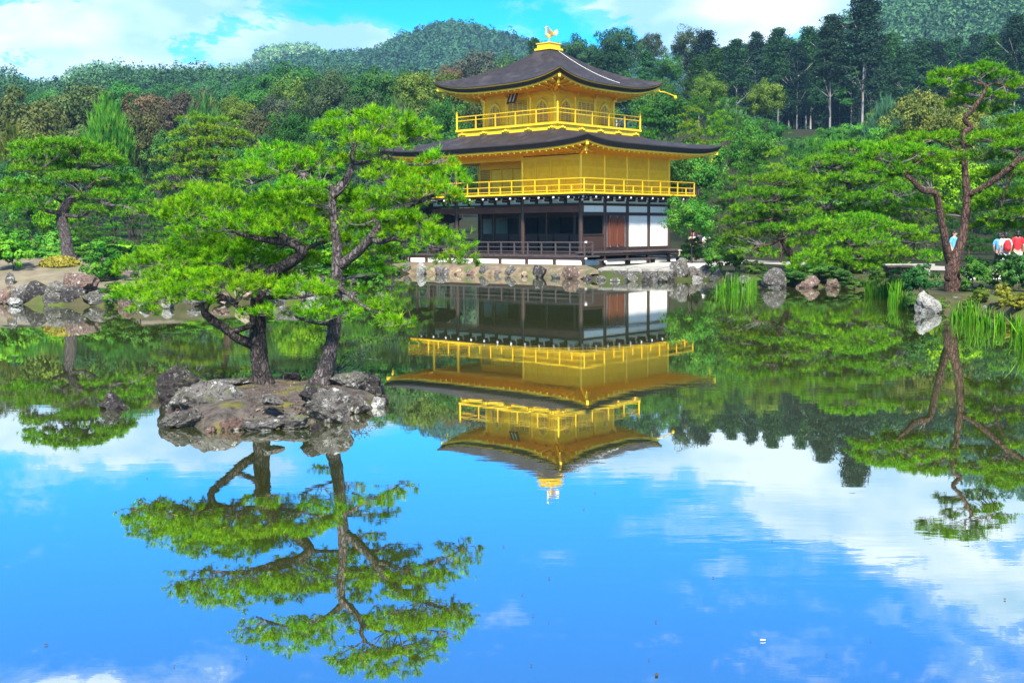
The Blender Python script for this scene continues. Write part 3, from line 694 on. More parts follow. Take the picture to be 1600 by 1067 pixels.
def bell_window(fr, axis_pt, horiz, zb):
    """bell-arched window: frame and lattice"""
    w, h = .42, 1.12; prof = []
    for (a, b) in ((-1.12, 0), (-1.02, .35), (-.98, .62), (-.8, .80), (-.5, .92), (-.2, .97), (0, 1.04), (.2, .97), (.5, .92), (.8, .80), (.98, .62), (1.02, .35), (1.12, 0)): prof.append((a*w, b*h))
    def plate(sc, d0, d1):
        P = [(a*sc, b*sc if b else 0) for a, b in prof]; n = len(P); V = []
        for d in (d0, d1):
            for (a, b) in P: V.append((axis_pt[0] + (a if horiz else -d*1.0), axis_pt[1] + (-d if horiz else a), zb + b))
        return MB().add(V, [tuple(range(n)), tuple(range(2*n-1, n-1, -1))] + [(i, n+i, n+(i+1) % n, (i+1) % n) for i in range(n)])
    f = part('bell_window', plate(1.16, .0, .06), GOLD, PAV)
    part('window_lattice', plate(1.0, .055, .075), GOLDLAT, f)
    for k in (-.33, .33):
        a = (axis_pt[0] + (k*w if horiz else -.085), axis_pt[1] + (-.085 if horiz else k*w)); bar('mullion', (*a, zb), (*a, zb+.92*h), .03, .03, GOLD, f)
for side in range(4):
    for k in range(3):
        a, b = -S3 + 2*S3*k/3 + .06, -S3 + 2*S3*(k+1)/3 - .06; mid = (a+b)/2
        if side == 0: bx = (CU+a, CU+b, CV-S3-.02, CV-S3+.05)
        elif side == 1: bx = (CU-S3-.02, CU-S3+.05, CV+a, CV+b)
        elif side == 2: bx = (CU+a, CU+b, CV+S3-.05, CV+S3+.02)
        else: bx = (CU+S3-.05, CU+S3+.02, CV+a, CV+b)
        part('gold_wall', MB().box(*bx, 8.4, 10.36), GOLDWALL, PAV)
        if side > 1: continue
        if k != 1: bell_window(None, (CU+mid, CV-S3-.02) if side == 0 else (CU-S3-.02, CV+mid), side == 0, 8.62)
        else:
            for q in range(4):                                            # folding doors with lattice tops
                x = mid - .76 + q*.38
                if side == 0: d1 = (CU+x+.01, CU+x+.37, CV-S3-.07, CV-S3-.025)
                else: d1 = (CU-S3-.07, CU-S3-.025, CV+x+.01, CV+x+.37)
                dd = part('door_panel', MB().box(*d1, 8.42, 9.85), GOLD, PAV)
                e = .008
                d2 = (d1[0]+.04, d1[1]-.04, d1[2]-e, d1[3]-.01) if side == 0 else (d1[0]-e, d1[1]-.01, d1[2]+.04, d1[3]-.04)
                part('door_lattice', MB().box(*d2, 9.15, 9.8), GOLDLAT, dd)
            for sg in (-.80, .80):
                if side == 0: bar('door_jamb', (CU+mid+sg, CV-S3-.06, 8.4), (CU+mid+sg, CV-S3-.06, 9.98), .1, .1, GOLD, PAV)
                else: bar('door_jamb', (CU-S3-.06, CV+mid+sg, 8.4), (CU-S3-.06, CV+mid+sg, 9.98), .1, .1, GOLD, PAV)
pl = link('name_plaque', MB().box(-.04, .0, -.26, .26, -.42, .42).mesh('name_plaque', WOOD), PAV, (CU-S3-.42, CV+.05, 10.12), (0, .42, 0))
for y in (-.13, .13): link('plaque_strip', MB().box(-.055, -.04, y-.055, y+.055, -.33, .33).mesh('plaque_strip', WHITE), pl)
for y in (-.29, .29): link('plaque_frame', MB().box(-.06, .02, y-.03, y+.03, -.45, .45).mesh('plaque_frame', REDWOOD), pl)

# --- upper roof and finial
make_roof('upper_roof', (CU-R3, CU+R3, CV-R3, CV+R3), (CU-.42, CU+.42, CV-.42, CV+.42), 10.68, 13.2, .60, .5, .30, (CU-S3-.05, CU+S3+.05, CV-S3-.05, CV+S3+.05), 10.44, .46, 3.2, True)
fb = part('finial_base', MB().box(CU-.62, CU+.62, CV-.62, CV+.62, 13.12, 13.24).box(CU-.5, CU+.5, CV-.5, CV+.5, 13.24, 13.5).box(CU-.55, CU+.55, CV-.55, CV+.55, 13.5, 13.56), GOLD, PAV)
BC = np.array([CU, CV, 13.56]); BA = np.array([.5, -.86, 0]); BS = np.array([.86, .5, 0])
def P(f, s, z): return BC + BA*f + BS*s + np.array([0, 0, z])               # forward (tail), sideways, up
GOLDB = pmat('bright_gold', (.80, .52, .10), (.90, .66, .25), rough=.3, metal=.6, scale=8)
mb = MB()
pth, rd = smooth_path([P(-.16, 0, .86), P(-.15, 0, .74), P(-.17, 0, .62), P(-.10, 0, .50), P(.04, 0, .44), P(.18, 0, .50), P(.24, 0, .54)], [.035, .04, .06, .11, .13, .07, .03], 4)
mb.tube(pth, rd, 10); mb.ball(P(-.19, 0, .90), (.065, .065, .06), 8, 6)
mb.add([P(-.24, .02, .91), P(-.24, -.02, .91), P(-.34, 0, .87), P(-.24, 0, .87)], [(0, 1, 2), (0, 2, 3), (1, 3, 2)])
ph = part('bird_finial', mb, GOLDB, fb, True)
for s in (-.06, .06): part('bird_leg', MB().tube([P(.03, s, .40), P(.05, s, .2), P(.02, s, 0)], [.022, .018, .03], 6), GOLDB, fb)
for s in (-1, 1):
    for k in range(5):
        f0 = .0 + k*.035; mb = MB(); a, b, t = P(f0, s*.1, .50), P(f0+.07, s*.11, .48), P(f0+.02+k*.05, s*(.34-.02*k), .98-.09*k); w = P(f0+.09+k*.03, s*.25, .72-.05*k)
        mb.add([a, b, w, t, a+np.array([0, 0, -.012]), b+np.array([0, 0, -.012]), w+np.array([.012, 0, 0]), t+np.array([.012, 0, 0])], [(0, 1, 2, 3), (7, 6, 5, 4), (0, 3, 7, 4), (1, 5, 6, 2), (2, 6, 7, 3)])
        part('wing_feather', mb, GOLDB, fb)
for k in range(6):
    a = -.3 + k*.28; pth = [P(.2, (k-2.5)*.02, .52), P(.42, (k-2.5)*.05, .56 + a*.18), P(.60 - .03*abs(k-2), (k-2.5)*.09, .50 + a*.33)]
    part('tail_feather', MB().tube(pth, [.02, .035, .012], 5), GOLDB, fb)
part('bird_crest', MB().tube([P(-.18, 0, .94), P(-.15, 0, 1.0), P(-.10, 0, 1.02)], [.018, .022, .006], 5), GOLDB, fb)
cab = [];
for i in range(13):
    s = i/12*.82 + .0; s = 1 - s
    ey = CV-R3; ex = CU + 1.9; q = (ex-(CU-R3))/(2*R3); t = 2*q-1
    z = 10.66 + (13.2-10.66)*(.5*s + .5*s*s) + .60*abs(t)**3.2*(1-s)**1.6
    kx = CU-.42+.84*q; cab.append((ex + (kx-ex)*s, ey + (CV-.42-ey)*s, z+.03))
part('roof_cable', MB().tube(cab, [.010]*len(cab), 5), PLASTER, PAV)
x, y = CU+R3-.25, CV-R3+.25
sp = part('gutter_spout', MB().tube([(x-.6, y+.6, 10.72), (x+.25, y-.25, 10.68), (x+.95, y-.55, 10.45)], [.034, .030, .032], 6), GOLD, PAV)
part('spout_head', MB().ball((x+1.0, y-.57, 10.38), (.1, .1, .13), 8, 6), GOLD, sp)

# --- fishing deck annex at the far end of the long side
AN = link('fishing_deck', None)
AN.location = PAV.location; AN.rotation_euler = PAV.rotation_euler
tag(AN, 'small dark roofed wooden deck on posts joined to the pavilion over the pond', 'deck')
ax0, ax1, ay0, ay1 = .1, 2.9, LN+1.4, LN+5.0
part('deck_floor', MB().box(ax0-.3, ax1+.3, ay0-.1, ay1+.3, .84, .95), GREYWOOD, AN)
for x in (ax0, ax1):
    for y in (ay0+.2, (ay0+ay1)/2, ay1): post('deck_post', x, y, -.5, 3.0, .1, WOOD, AN)
for z in (1.62, 1.3): bar('handrail', (ax0-.2, ay0, z), (ax0-.2, ay1+.2, z), .07, .06, GREYWOOD, AN); bar('handrail', (ax0-.2, ay1+.2, z), (ax1+.2, ay1+.2, z), .07, .06, GREYWOOD, AN)
for i in range(6): y = ay0 + i*(ay1+.2-ay0)/5; bar('rail_post', (ax0-.2, y, .95), (ax0-.2, y, 1.62), .06, .06, GREYWOOD, AN)
V, Fs = roof_surface(ax0-1.0, ax1+1.0, ay0-.2, ay1+1.1, ax0+1.2, ax1-1.2, ay0+.2, ay1-1.0, 2.95, 4.1, .18, .4, n=14, m=8)
part('deck_roof', MB().add(V, Fs), BARKROOF, AN, True)
part('deck_eave', eave_band(MB(), ax0-1.0, ax1+1.0, ay0-.2, ay1+1.1, 2.95, .18, 0, -.18, 0, .15), ROOFEDGE, AN)
for i in range(9): y = ay0 + i*.6; bar('rafter_end', (ax0-.9, y, 2.86), (ax0, y, 2.98), .07, .08, WOOD, AN)

# ------------------------------------------------------------------ island, banks and stones
def rock_mesh(name, sx, sy, sz, seed, mat, sub=3, planes=15, rough=.09):
    """boulder: a ball cut by random planes, then roughened"""
    import bmesh
    rg = np.random.default_rng(seed); bm = bmesh.new(); bmesh.ops.create_icosphere(bm, subdivisions=sub, radius=1.0)
    V = np.array([v.co for v in bm.verts]); V /= np.linalg.norm(V, axis=1, keepdims=True)
    n = rg.normal(size=(planes, 3)); n /= np.linalg.norm(n, axis=1, keepdims=True); d = rg.uniform(.55, .95, planes)
    dots = V @ n.T; r = np.where(dots > .05, d/np.maximum(dots, .05), 9).min(1); r = np.minimum(r, 1.12)
    W_ = V*r[:, None]
    for k, (fr, am) in enumerate(((2.3, .07), (5.1, .045), (11.0, rough*.6), (23.0, rough*.35))):
        for _ in range(2):
            a = rg.normal(size=3); a /= np.linalg.norm(a); b = rg.normal(size=3); b /= np.linalg.norm(b)
            W_ = W_ + V*(am*np.sin(W_ @ a*fr + rg.uniform(0, 6.3))*np.cos(W_ @ b*fr*.8 + rg.uniform(0, 6.3)))[:, None]
    W_ = W_*np.array([sx, sy, sz])
    for v, w in zip(bm.verts, W_): v.co = w
    me = bpy.data.meshes.new(name); bm.to_mesh(me); bm.free(); me.materials.append(mat)
    me.polygons.foreach_set('use_smooth', np.ones(len(me.polygons), dtype=bool))
    try: me.set_sharp_from_angle(angle=math.radians(24))
    except Exception: pass
    return me
_rk = [100]
def gpt(px, py):
    """where the line of sight through a pixel meets the water or the bank"""
    d = ray(px, py); o = np.array([0, 0, CAMH]); t = np.arange(8.0, 75.0, .05)
    Q = o + d*t[:, None]; g = np.maximum(ground_z(Q[:, 0], Q[:, 1]), 0.0); k = np.argmax(Q[:, 2] <= g)
    if not (Q[k, 2] <= g[k]): k = int((64.0 - 8.0)/.05)
    return np.array([Q[k, 0], Q[k, 1], g[k]])
def stone(px, py, w, h, kind, label, group=None, z=0.0, depth=.8, tilt=0.0, sub=3, name='stone', rz=None, sink=.5):
    """a boulder whose foot shows at pixel (px, py), w by h pixels big"""
    p = wat(px, py, z) if z is not None else gpt(px, py); z = p[2]; s = p[1]/F; _rk[0] += 1; sd_ = _rk[0]
    hh = h*s/(2 - sink)/.98; ww = w*s*.50; dd = ww*depth
    me = rock_mesh(name, ww, dd, hh, sd_, ROCK[kind], sub)
    rg = random.Random(sd_)
    o = link(name, me, None, (p[0], p[1] + dd*.8, z + hh*(1 - sink) - .02), (tilt*.6, tilt, (rg.uniform(-.35, .35) if rz is None else rz)))
    tag(o, label, 'stone', group)
    return o

# the island: a low mound of gravel and moss, stones round it
def build_island():
    nr, na = 40, 140; c = wat(425, 634); rx, ry = 1.46, 1.80
    V = []; Fs = []
    rg = np.random.default_rng(5)
    for j in range(nr+1):
        q = j/nr
        for i in range(na):
            a = 2*math.pi*i/na
            ed = 1 + .07*math.sin(3*a+1) + .05*math.sin(7*a+2) + .03*math.sin(13*a)
            x, y = c[0] + rx*q*ed*math.cos(a), c[1] - .02 + ry*q*ed*math.sin(a)
            z = .25*(1 - q**5) - .16*q**8 + .035*vnoise(np.array(x*4.), np.array(y*4.), 9)*(1-q**4) + .018*vnoise(np.array(x*13.), np.array(y*13.), 10)
            V.append((x, y, float(z)))
    for j in range(nr):
        for i in range(na): i2 = (i+1) % na; Fs.append((j*na+i, j*na+i2, (j+1)*na+i2, (j+1)*na+i))
    m = pmat('island_soil', (.045, .038, .034), (.135, .115, .10), rough=.95, scale=7, bump=1.0, bscale=30, detail=10, lo=.36, hi=.64, spec=.15, third=((.16, .16, .025), 2.6, .54, .68))
    return struct(link('island', npmesh('island', V, Fs, m, smooth=True)))
build_island()
def island_gravel():
    rg = np.random.default_rng(31); n = 2600; a = rg.uniform(0, 6.28, n); q = np.sqrt(rg.uniform(0, .86, n)); c = wat(425, 634)
    x, y = c[0] + 1.46*q*np.cos(a), c[1] - .02 + 1.80*q*np.sin(a); z = .25*(1 - q**5) - .16*q**8 + .035*vnoise(x*4., y*4., 9)*(1-q**4) + .018*vnoise(x*13., y*13., 10)
    s = rg.uniform(.006, .026, n)**1.0; T = np.array([[1, 0, -.4], [-.5, .87, -.4], [-.5, -.87, -.4], [.1, .1, .6]])
    V = np.stack([x, y, z], 1)[:, None, :] + (T[None] + rg.normal(0, .25, (n, 4, 3)))*s[:, None, None]
    Fc = (np.arange(n)[:, None, None]*4 + np.array([[0, 1, 3], [1, 2, 3], [2, 0, 3], [0, 2, 1]])[None]).reshape(-1, 3)
    o = stuff(link('island_gravel', npmesh('island_gravel', V.reshape(-1, 3), Fc, ROCK['brown']))); o['label'] = 'loose gravel scattered over the pine island'
island_gravel()
ISL = [ # px, py(foot), w, h, kind, z, depth, tilt, label
    (276, 636, 84, 70, 'dark', .02, .8, .3, 'tall dark tilted stone at the end of the pine island'),
    (318, 655, 130, 56, 'grey', .0, .9, .12, 'broad pale grey lichened slab beside the dark tilted stone'),
    (290, 668, 76, 30, 'grey', .0, .6, 0, 'low mossy grey stone at the foot of the broad slab'),
    (362, 672, 42, 22, 'brown', .0, .7, 0, 'small pinkish brown stone at the waterline of the island'),
    (408, 674, 66, 26, 'grey', .0, .5, 0, 'rough grey stone beside the small pinkish stone on the waterline'),
    (455, 671, 60, 27, 'grey', .0, .5, 0, 'blocky grey edge stone between gravel and water'),
    (516, 662, 74, 50, 'grey', .0, .8, .05, 'black and white speckled boulder at the island front corner'),
    (560, 647, 46, 32, 'grey', .0, .7, -.1, 'bluish grey boulder with moss beside the speckled boulder'),
    (588, 637, 24, 22, 'pale', .0, .7, 0, 'small cream coloured stone with yellow moss beside the pines'),
    (572, 620, 64, 42, 'dark', .0, .9, .1, 'dark blocky boulder behind the taller island pine'),
    (540, 604, 54, 24, 'grey', .22, .8, 0, 'grey boulder right behind the taller pine trunk'),
    (488, 627, 54, 28, 'dark', .26, .8, .1, 'rounded black stone in front of the taller pine trunk'),
    (450, 598, 50, 16, 'dark', .2, .7, 0, 'low dark stone lying between the two pine trunks'),
    (420, 632, 40, 15, 'grey', .27, .7, .1, 'flat grey stone half buried in the island gravel'),
    (352, 604, 70, 14, 'grey', .25, .8, 0, 'flat whitish grey stone beside the shorter pine trunk'),
    (598, 632, 20, 16, 'dark', .0, .8, 0, 'small dark stone at the island tip under the moss'),
    (327, 676, 22, 12, 'brown', .0, .8, 0, 'tiny brown stone wedged at the waterline'),
    (490, 674, 26, 14, 'dark', .0, .7, 0, 'small dark wet stone below the speckled boulder')]
for (px, py, w, h, kd, z, dp, tl, lb) in ISL: stone(px, py, w, h, kd, lb, None, z, dp, tl, sub=5, sink=.36)
stone(169, 640, 50, 28, 'dark', 'lone black rounded rock standing in the open water', None, 0, .8, .1, sub=4, name='rock')
stone(193, 640, 14, 8, 'dark', 'little black rock beside the lone rounded rock', None, 0, .8, 0, sub=3, name='rock')
stone(597, 466, 30, 10, 'dark', 'low dark rock alone in the water between pines and pavilion', None, 0, .6, 0, name='rock')
BANK = [(10, 472, 44, 24, 'brown'), (14, 446, 20, 24, 'grey'), (46, 476, 66, 38, 'dark'), (80, 476, 50, 36, 'grey'), (122, 458, 74, 32, 'brown'), (112, 475, 52, 28, 'dark'), (30, 470, 40, 26, 'grey'), (96, 462, 36, 20, 'grey'),
        (148, 477, 66, 30, 'grey'), (196, 480, 26, 20, 'brown'), (224, 480, 20, 11, 'pale'), (256, 482, 30, 14, 'pale'), (20, 478, 30, 14, 'pale'), (176, 478, 26, 14, 'dark'),
        (300, 479, 46, 15, 'grey'), (336, 474, 46, 20, 'brown'), (378, 468, 60, 24, 'tan'), (420, 474, 46, 18, 'grey'), (446, 462, 52, 26, 'grey'), (480, 470, 40, 16, 'pale'), (512, 464, 36, 16, 'grey'),
        (462, 436, 30, 16, 'grey'), (492, 440, 34, 12, 'dark'), (536, 452, 26, 12, 'grey'), (548, 442, 22, 12, 'dark')]
LBK = {'brown': 'reddish brown stone', 'grey': 'grey stone', 'dark': 'dark angular stone', 'pale': 'pale lichen covered stone', 'tan': 'tan stone'}
for i, (px, py, w, h, kd) in enumerate(BANK):
    big = 'big' if w > 50 else ('mid sized' if w > 30 else 'small')
    where = 'below the dry grassy bank of the far pine' if px < 270 else 'on the bank seen behind the island pines'
    stone(px, py, w, h, kd, f'{big} {LBK[kd]} {where}', 'stones edging the grassy bank', None, .7, random.uniform(-.15, .15))
PSH = [(586, 431, 24, 14, 'dark'), (612, 427, 32, 14, 'grey'), (637, 427, 24, 17, 'grey'), (657, 429, 20, 24, 'pale'), (676, 428, 16, 12, 'tan'), (692, 429, 28, 20, 'grey'), (716, 429, 18, 11, 'tan'),
       (735, 430, 20, 12, 'brown'), (757, 430, 24, 17, 'grey'), (778, 431, 18, 10, 'grey'), (799, 431, 26, 21, 'grey'), (820, 432, 18, 10, 'tan'), (843, 434, 23, 28, 'dark'), (868, 435, 20, 11, 'grey'),
       (893, 436, 32, 23, 'brown'), (918, 437, 20, 10, 'dark'), (940, 438, 22, 9, 'grey')]
for (px, py, w, h, kd) in PSH:
    stone(px, py, w*.86, h*.86, kd, f"{'tall' if h > 19 else 'low'} {LBK[kd]} at the pond edge below the veranda", 'stones edging the pavilion bank', None, .7, random.uniform(-.1, .1))
for (px, py, w, h, kd) in [(1064, 433, 30, 34, 'grey'), (1083, 434, 20, 20, 'grey'), (1101, 435, 30, 24, 'grey'), (1122, 438, 24, 18, 'grey'), (1143, 440, 26, 15, 'dark'), (1165, 443, 24, 13, 'grey'),
                           (1048, 439, 18, 10, 'dark'), (962, 440, 20, 9, 'grey'), (986, 440, 24, 15, 'grey'), (1012, 441, 22, 9, 'dark'), (1034, 441, 20, 10, 'grey'), (1090, 438, 18, 9, 'pale')]:
    stone(px, py, w, h, kd, f"{'tall' if h > 19 else 'low'} {LBK[kd]} at the corner of the pavilion landing", 'stones beside the landing', None, .7)
for (px, py, w, h, kd, lb) in [
    (1216, 450, 54, 31, 'grey', 'largest whitish grey boulder at the foot of the leaning pine'), (1268, 450, 46, 23, 'brown', 'grey brown boulder in the middle of the row of three by the leaning pine'),
    (1303, 450, 32, 17, 'brown', 'smaller reddish boulder at the end of the row by the leaning pine'), (1331, 447, 20, 11, 'pale', 'small white stone between the reddish boulder and the white boulder'),
    (1355, 444, 26, 27, 'pale', 'upright white boulder behind the reed bed'), (1405, 458, 14, 10, 'pale', 'small white stone among the reeds'), (1420, 462, 16, 10, 'pale', 'tiny white stone under the dark shrub by the reeds'),
    (1452, 490, 40, 40, 'pale', 'upright black and white lichened boulder standing below the red pine'), (1479, 482, 30, 20, 'grey', 'low grey boulder against the red pine trunk'),
    (1499, 484, 30, 26, 'grey', 'rounded grey boulder to the side of the red pine trunk'), (1551, 482, 40, 34, 'dark', 'dark rounded boulder beside the yellowish shrub'),
    (1548, 486, 26, 9, 'pale', 'flat pale stone below the dark rounded boulder'), (1584, 488, 26, 12, 'pale', 'pale edge stone among the last reeds'), (1520, 486, 24, 10, 'dark', 'low dark stone between two boulders by the red pine')]:
    stone(px, py, w, h, kd, lb, None, 0, .75, random.uniform(-.1, .1), name='boulder')

# landing of flat stone slabs in front of the plastered side
LD = link('stone_landing', None); tag(LD, 'low landing of pale stone slabs at the water before the pavilion', 'landing')
PALE = pmat('pale_slab', (.20, .19, .17), (.36, .34, .30), rough=.85, scale=2.5, bump=.4, bscale=14, third=((.12, .12, .11), 6, .6, .7))
GREYS = ROCK['grey']
def slab(pts, z0, z1, mat, nm):
    n = len(pts); V = [(*p, z0) for p in pts] + [(*p, z1) for p in pts]
    return part(nm, MB().add(V, [tuple(range(n-1, -1, -1)), tuple(range(n, 2*n))] + [(i, (i+1) % n, n+(i+1) % n, n+i) for i in range(n)]), mat, LD)
A0, A1, A2, A3 = wat(935, 436)[:2], wat(1052, 438)[:2], wat(1075, 416, .5)[:2], wat(948, 416, .5)[:2]
for k in range(5):
    q0, q1 = k/5+.004, (k+1)/5-.004; L0 = A0 + (A1-A0)*q0; L1 = A0 + (A1-A0)*q1; fw = (A0 - A3)*.10; L0 = L0 + fw; L1 = L1 + fw; U0 = A3 + (A2-A3)*q0; U1 = A3 + (A2-A3)*q1
    slab([L0+(U0-L0)*.04, L1+(U1-L1)*.04, U1, U0], .40, .50+.012*(k % 2), PALE, 'paving_slab')
    for r_ in range(2):
        h0 = -.08 + r_*.25; off = .1*(k % 2)*(1 if r_ else -1)
        slab([L0+(U0-L0)*(.01+.02*r_-.012*(k % 2)), L1+(U1-L1)*(.01+.02*r_-.012*(k % 2)), L1+(U1-L1)*.3, L0+(U0-L0)*.3], h0, h0+.235+.01*((k+r_) % 3), GREYS, 'edge_stone')
# pale gravel court round the pavilion, and the visitors' path
GRAVEL = pmat('pale_gravel', (.30, .28, .25), (.44, .42, .38), rough=.95, scale=9, bump=.3, bscale=60)
def sheet(name, pts, mat, dz=.004, nsub=24):
    """ground-following sheet over a four-cornered patch"""
    a, b, c, d = [np.array(p[:2]) for p in pts]; V = []; Fs = []
    for j in range(nsub+1):
        for i in range(nsub+1):
            u, v = i/nsub, j/nsub; V.append((a*(1-u)+b*u)*(1-v) + (d*(1-u)+c*u)*v)
    V = np.array(V); Z = ground_z(V[:, 0], V[:, 1]) + dz; Fs = [(j*(nsub+1)+i, j*(nsub+1)+i+1, (j+1)*(nsub+1)+i+1, (j+1)*(nsub+1)+i) for j in range(nsub) for i in range(nsub)]
    return struct(link(name, npmesh(name, np.column_stack([V, Z]), Fs, mat, smooth=True)))
LAWN = pmat('dry_lawn', (.115, .10, .07), (.225, .19, .135), rough=.95, scale=1.4, bump=.5, bscale=20, detail=10, lo=.3, hi=.7, spec=.1, third=((.10, .12, .03), .8, .56, .72))
sheet('dry_lawn', [(-30, 38.6), (-12.4, 38.4), (-12.6, 48.5), (-30, 49)], LAWN, .03, 60)
def ploc(a, b): c_, s_ = math.cos(.8392), math.sin(.8392); return (3.844 + a*c_ - b*s_, 63.482 + a*s_ + b*c_)
EARTH = pmat('tan_earth', (.085, .062, .04), (.23, .17, .11), rough=.95, scale=2.2, bump=.6, bscale=16, detail=9, third=((.07, .10, .025), 1.6, .54, .64))
sheet('earth_bank', [wat(608, 427), wat(935, 437), ploc(-1.2, -1.3), ploc(-1.2, LN+1)], EARTH, .035, 40)
sheet('gravel_court', [wat(952, 420, .42), wat(1085, 422, .42), at(1180, 400, 66), at(1050, 400, 70)], GRAVEL, .03)
PATH = pmat('path_gravel', (.22, .20, .17), (.36, .33, .29), rough=.95, scale=9, bump=.3, bscale=60)
sheet('visitor_path', [at(1060, 400, 70), at(1700, 420, 44), at(1720, 400, 48), at(1070, 395, 76)], PATH, .03, 40)

# ------------------------------------------------------------------ pines with cloud-like needle pads
def needles(P, D, L, rg, n=18, wid=.05, spread=(.15, 1.15)):
    """tufts: n needles fanning round direction D at each point P"""
    N_ = len(P); D = D/(np.linalg.norm(D, axis=1, keepdims=True) + 1e-9)
    r_ = rg.normal(size=(N_, n, 3)); d = D[:, None, :]
    pr = r_ - (r_*d).sum(2, keepdims=True)*d; pr /= np.linalg.norm(pr, axis=2, keepdims=True) + 1e-9
    ph = rg.uniform(*spread, (N_, n, 1)); dr = d*np.cos(ph) + pr*np.sin(ph)
    ln = (L[:, None]*rg.uniform(.65, 1.15, (N_, n)))[..., None]
    base = P[:, None, :] - d*(L[:, None, None]*rg.uniform(0, .55, (N_, n, 1)))
    sd_ = np.cross(dr, rg.normal(size=(N_, n, 3))); sd_ /= np.linalg.norm(sd_, axis=2, keepdims=True) + 1e-9
    w = sd_*ln*wid
    V = np.stack([base - w, base + w, base + dr*ln], 2).reshape(-1, 3)
    t = np.clip(rg.normal(.42, .22, N_), 0, 1); T = np.clip(np.repeat(t, n) + rg.normal(0, .07, N_*n), 0, 1)
    T = np.stack([T*.85, T*.85, np.clip(T*1.2 + .06, 0, 1)], 1).ravel()               # fresher tips
    return V, np.arange(N_*n*3).reshape(-1, 3), T
def pad_points(c, rx, ry, rz, n, rg, lump=.22, clus=6, cr=.09):
    """points over a domed, lumpy pad and some within it"""
    m = max(5, n//clus); a = rg.uniform(0, 2*math.pi, m); q = np.sqrt(rg.uniform(0, 1, m)); edge = 1 + lump*np.sin(3*a + rg.uniform(0, 6)) + lump*.6*np.sin(5*a + rg.uniform(0, 6)) + lump*.4*np.sin(9*a + rg.uniform(0, 6))
    x, y = q*np.cos(a)*edge, q*np.sin(a)*edge
    top = np.sqrt(np.clip(1 - np.minimum(q, 1)**2.2, 0, 1))
    hv = .28*np.sin(x*5 + rg.uniform(0, 6))*np.cos(y*5 + rg.uniform(0, 6)) + .16*np.sin(x*11 + rg.uniform(0, 6))*np.sin(y*10)
    z = -1 + 2*(top*.85 + .08 + hv*.5)*(1 - .6*rg.uniform(0, 1, m)**1.5) + .05
    C = np.stack([c[0] + x*rx, c[1] + y*ry, c[2] + z*rz], 1)                    # shoots grow in bunches at the twig ends
    k = rg.integers(0, m, n); e = rg.normal(size=(n, 3)); e /= np.linalg.norm(e, axis=1, keepdims=True); e[:, 2] = e[:, 2]*.6 + .1
    P = C[k] + e*cr*rg.uniform(.2, 1.1, (n, 1))
    D = np.stack([x*.6, y*.6, .55 + .3*top], 1)[k] + e*.75 + rg.normal(0, .2, (n, 3))
    return P, D, C
def make_pad(root, off, c, rx, ry, rz, anchor, rg, density, L, nn, col, wid, twig_r, mid=None):
    area = math.pi*rx*ry; n = max(14, int(density*area))
    P, D, CC = pad_points(c, rx, ry, rz, n, rg, cr=L*1.15)
    V, Fc, T = needles(P, D, L*rg.uniform(.8, 1.2, n), rg, nn, wid)
    pad = link('foliage_pad', npmesh('foliage_pad', V - off, Fc, PINE, T), root, color=col)
    # twigs: from the anchor to nodes below the pad, from nodes to some of the tufts
    mb = MB(); k = max(3, int(3 + area*5/(rx+.2))); k = min(k, 12)
    nodes = []
    for i in range(k):
        a = 2*math.pi*(i + rg.uniform(-.3, .3))/k; rr = rg.uniform(.35, .7)
        nodes.append(np.array([c[0] + rr*rx*math.cos(a), c[1] + rr*ry*math.sin(a), c[2] - rz*rg.uniform(.35, .75)]))
    cc = np.array([c[0], c[1], c[2] - rz*.75])
    for nd_ in nodes:
        m1 = anchor*.5 + nd_*.5 + rg.normal(0, .06, 3)*rx; m1[2] = min(m1[2], max(anchor[2], nd_[2])) 
        pts, rd = smooth_path([anchor, m1, nd_, nd_ + (nd_ - anchor)*.25 + np.array([0, 0, rz*.5])], [twig_r*1.6, twig_r*1.2, twig_r*.8, twig_r*.4], 3)
        mb.tube(np.array(pts) - off, rd, 4, False)
    NA = np.array(nodes)
    for e in CC:
        j = np.argmin(((NA - e)**2).sum(1)); a = NA[j]; m1 = a*.45 + e*.55; m1[2] = a[2]*.7 + e[2]*.3
        mb.tube([a - off, m1 - off, e - off], [twig_r*.5, twig_r*.38, twig_r*.2], 3, False)
    link('twigs', mb.mesh('twigs', TWIG), pad)
    return pad
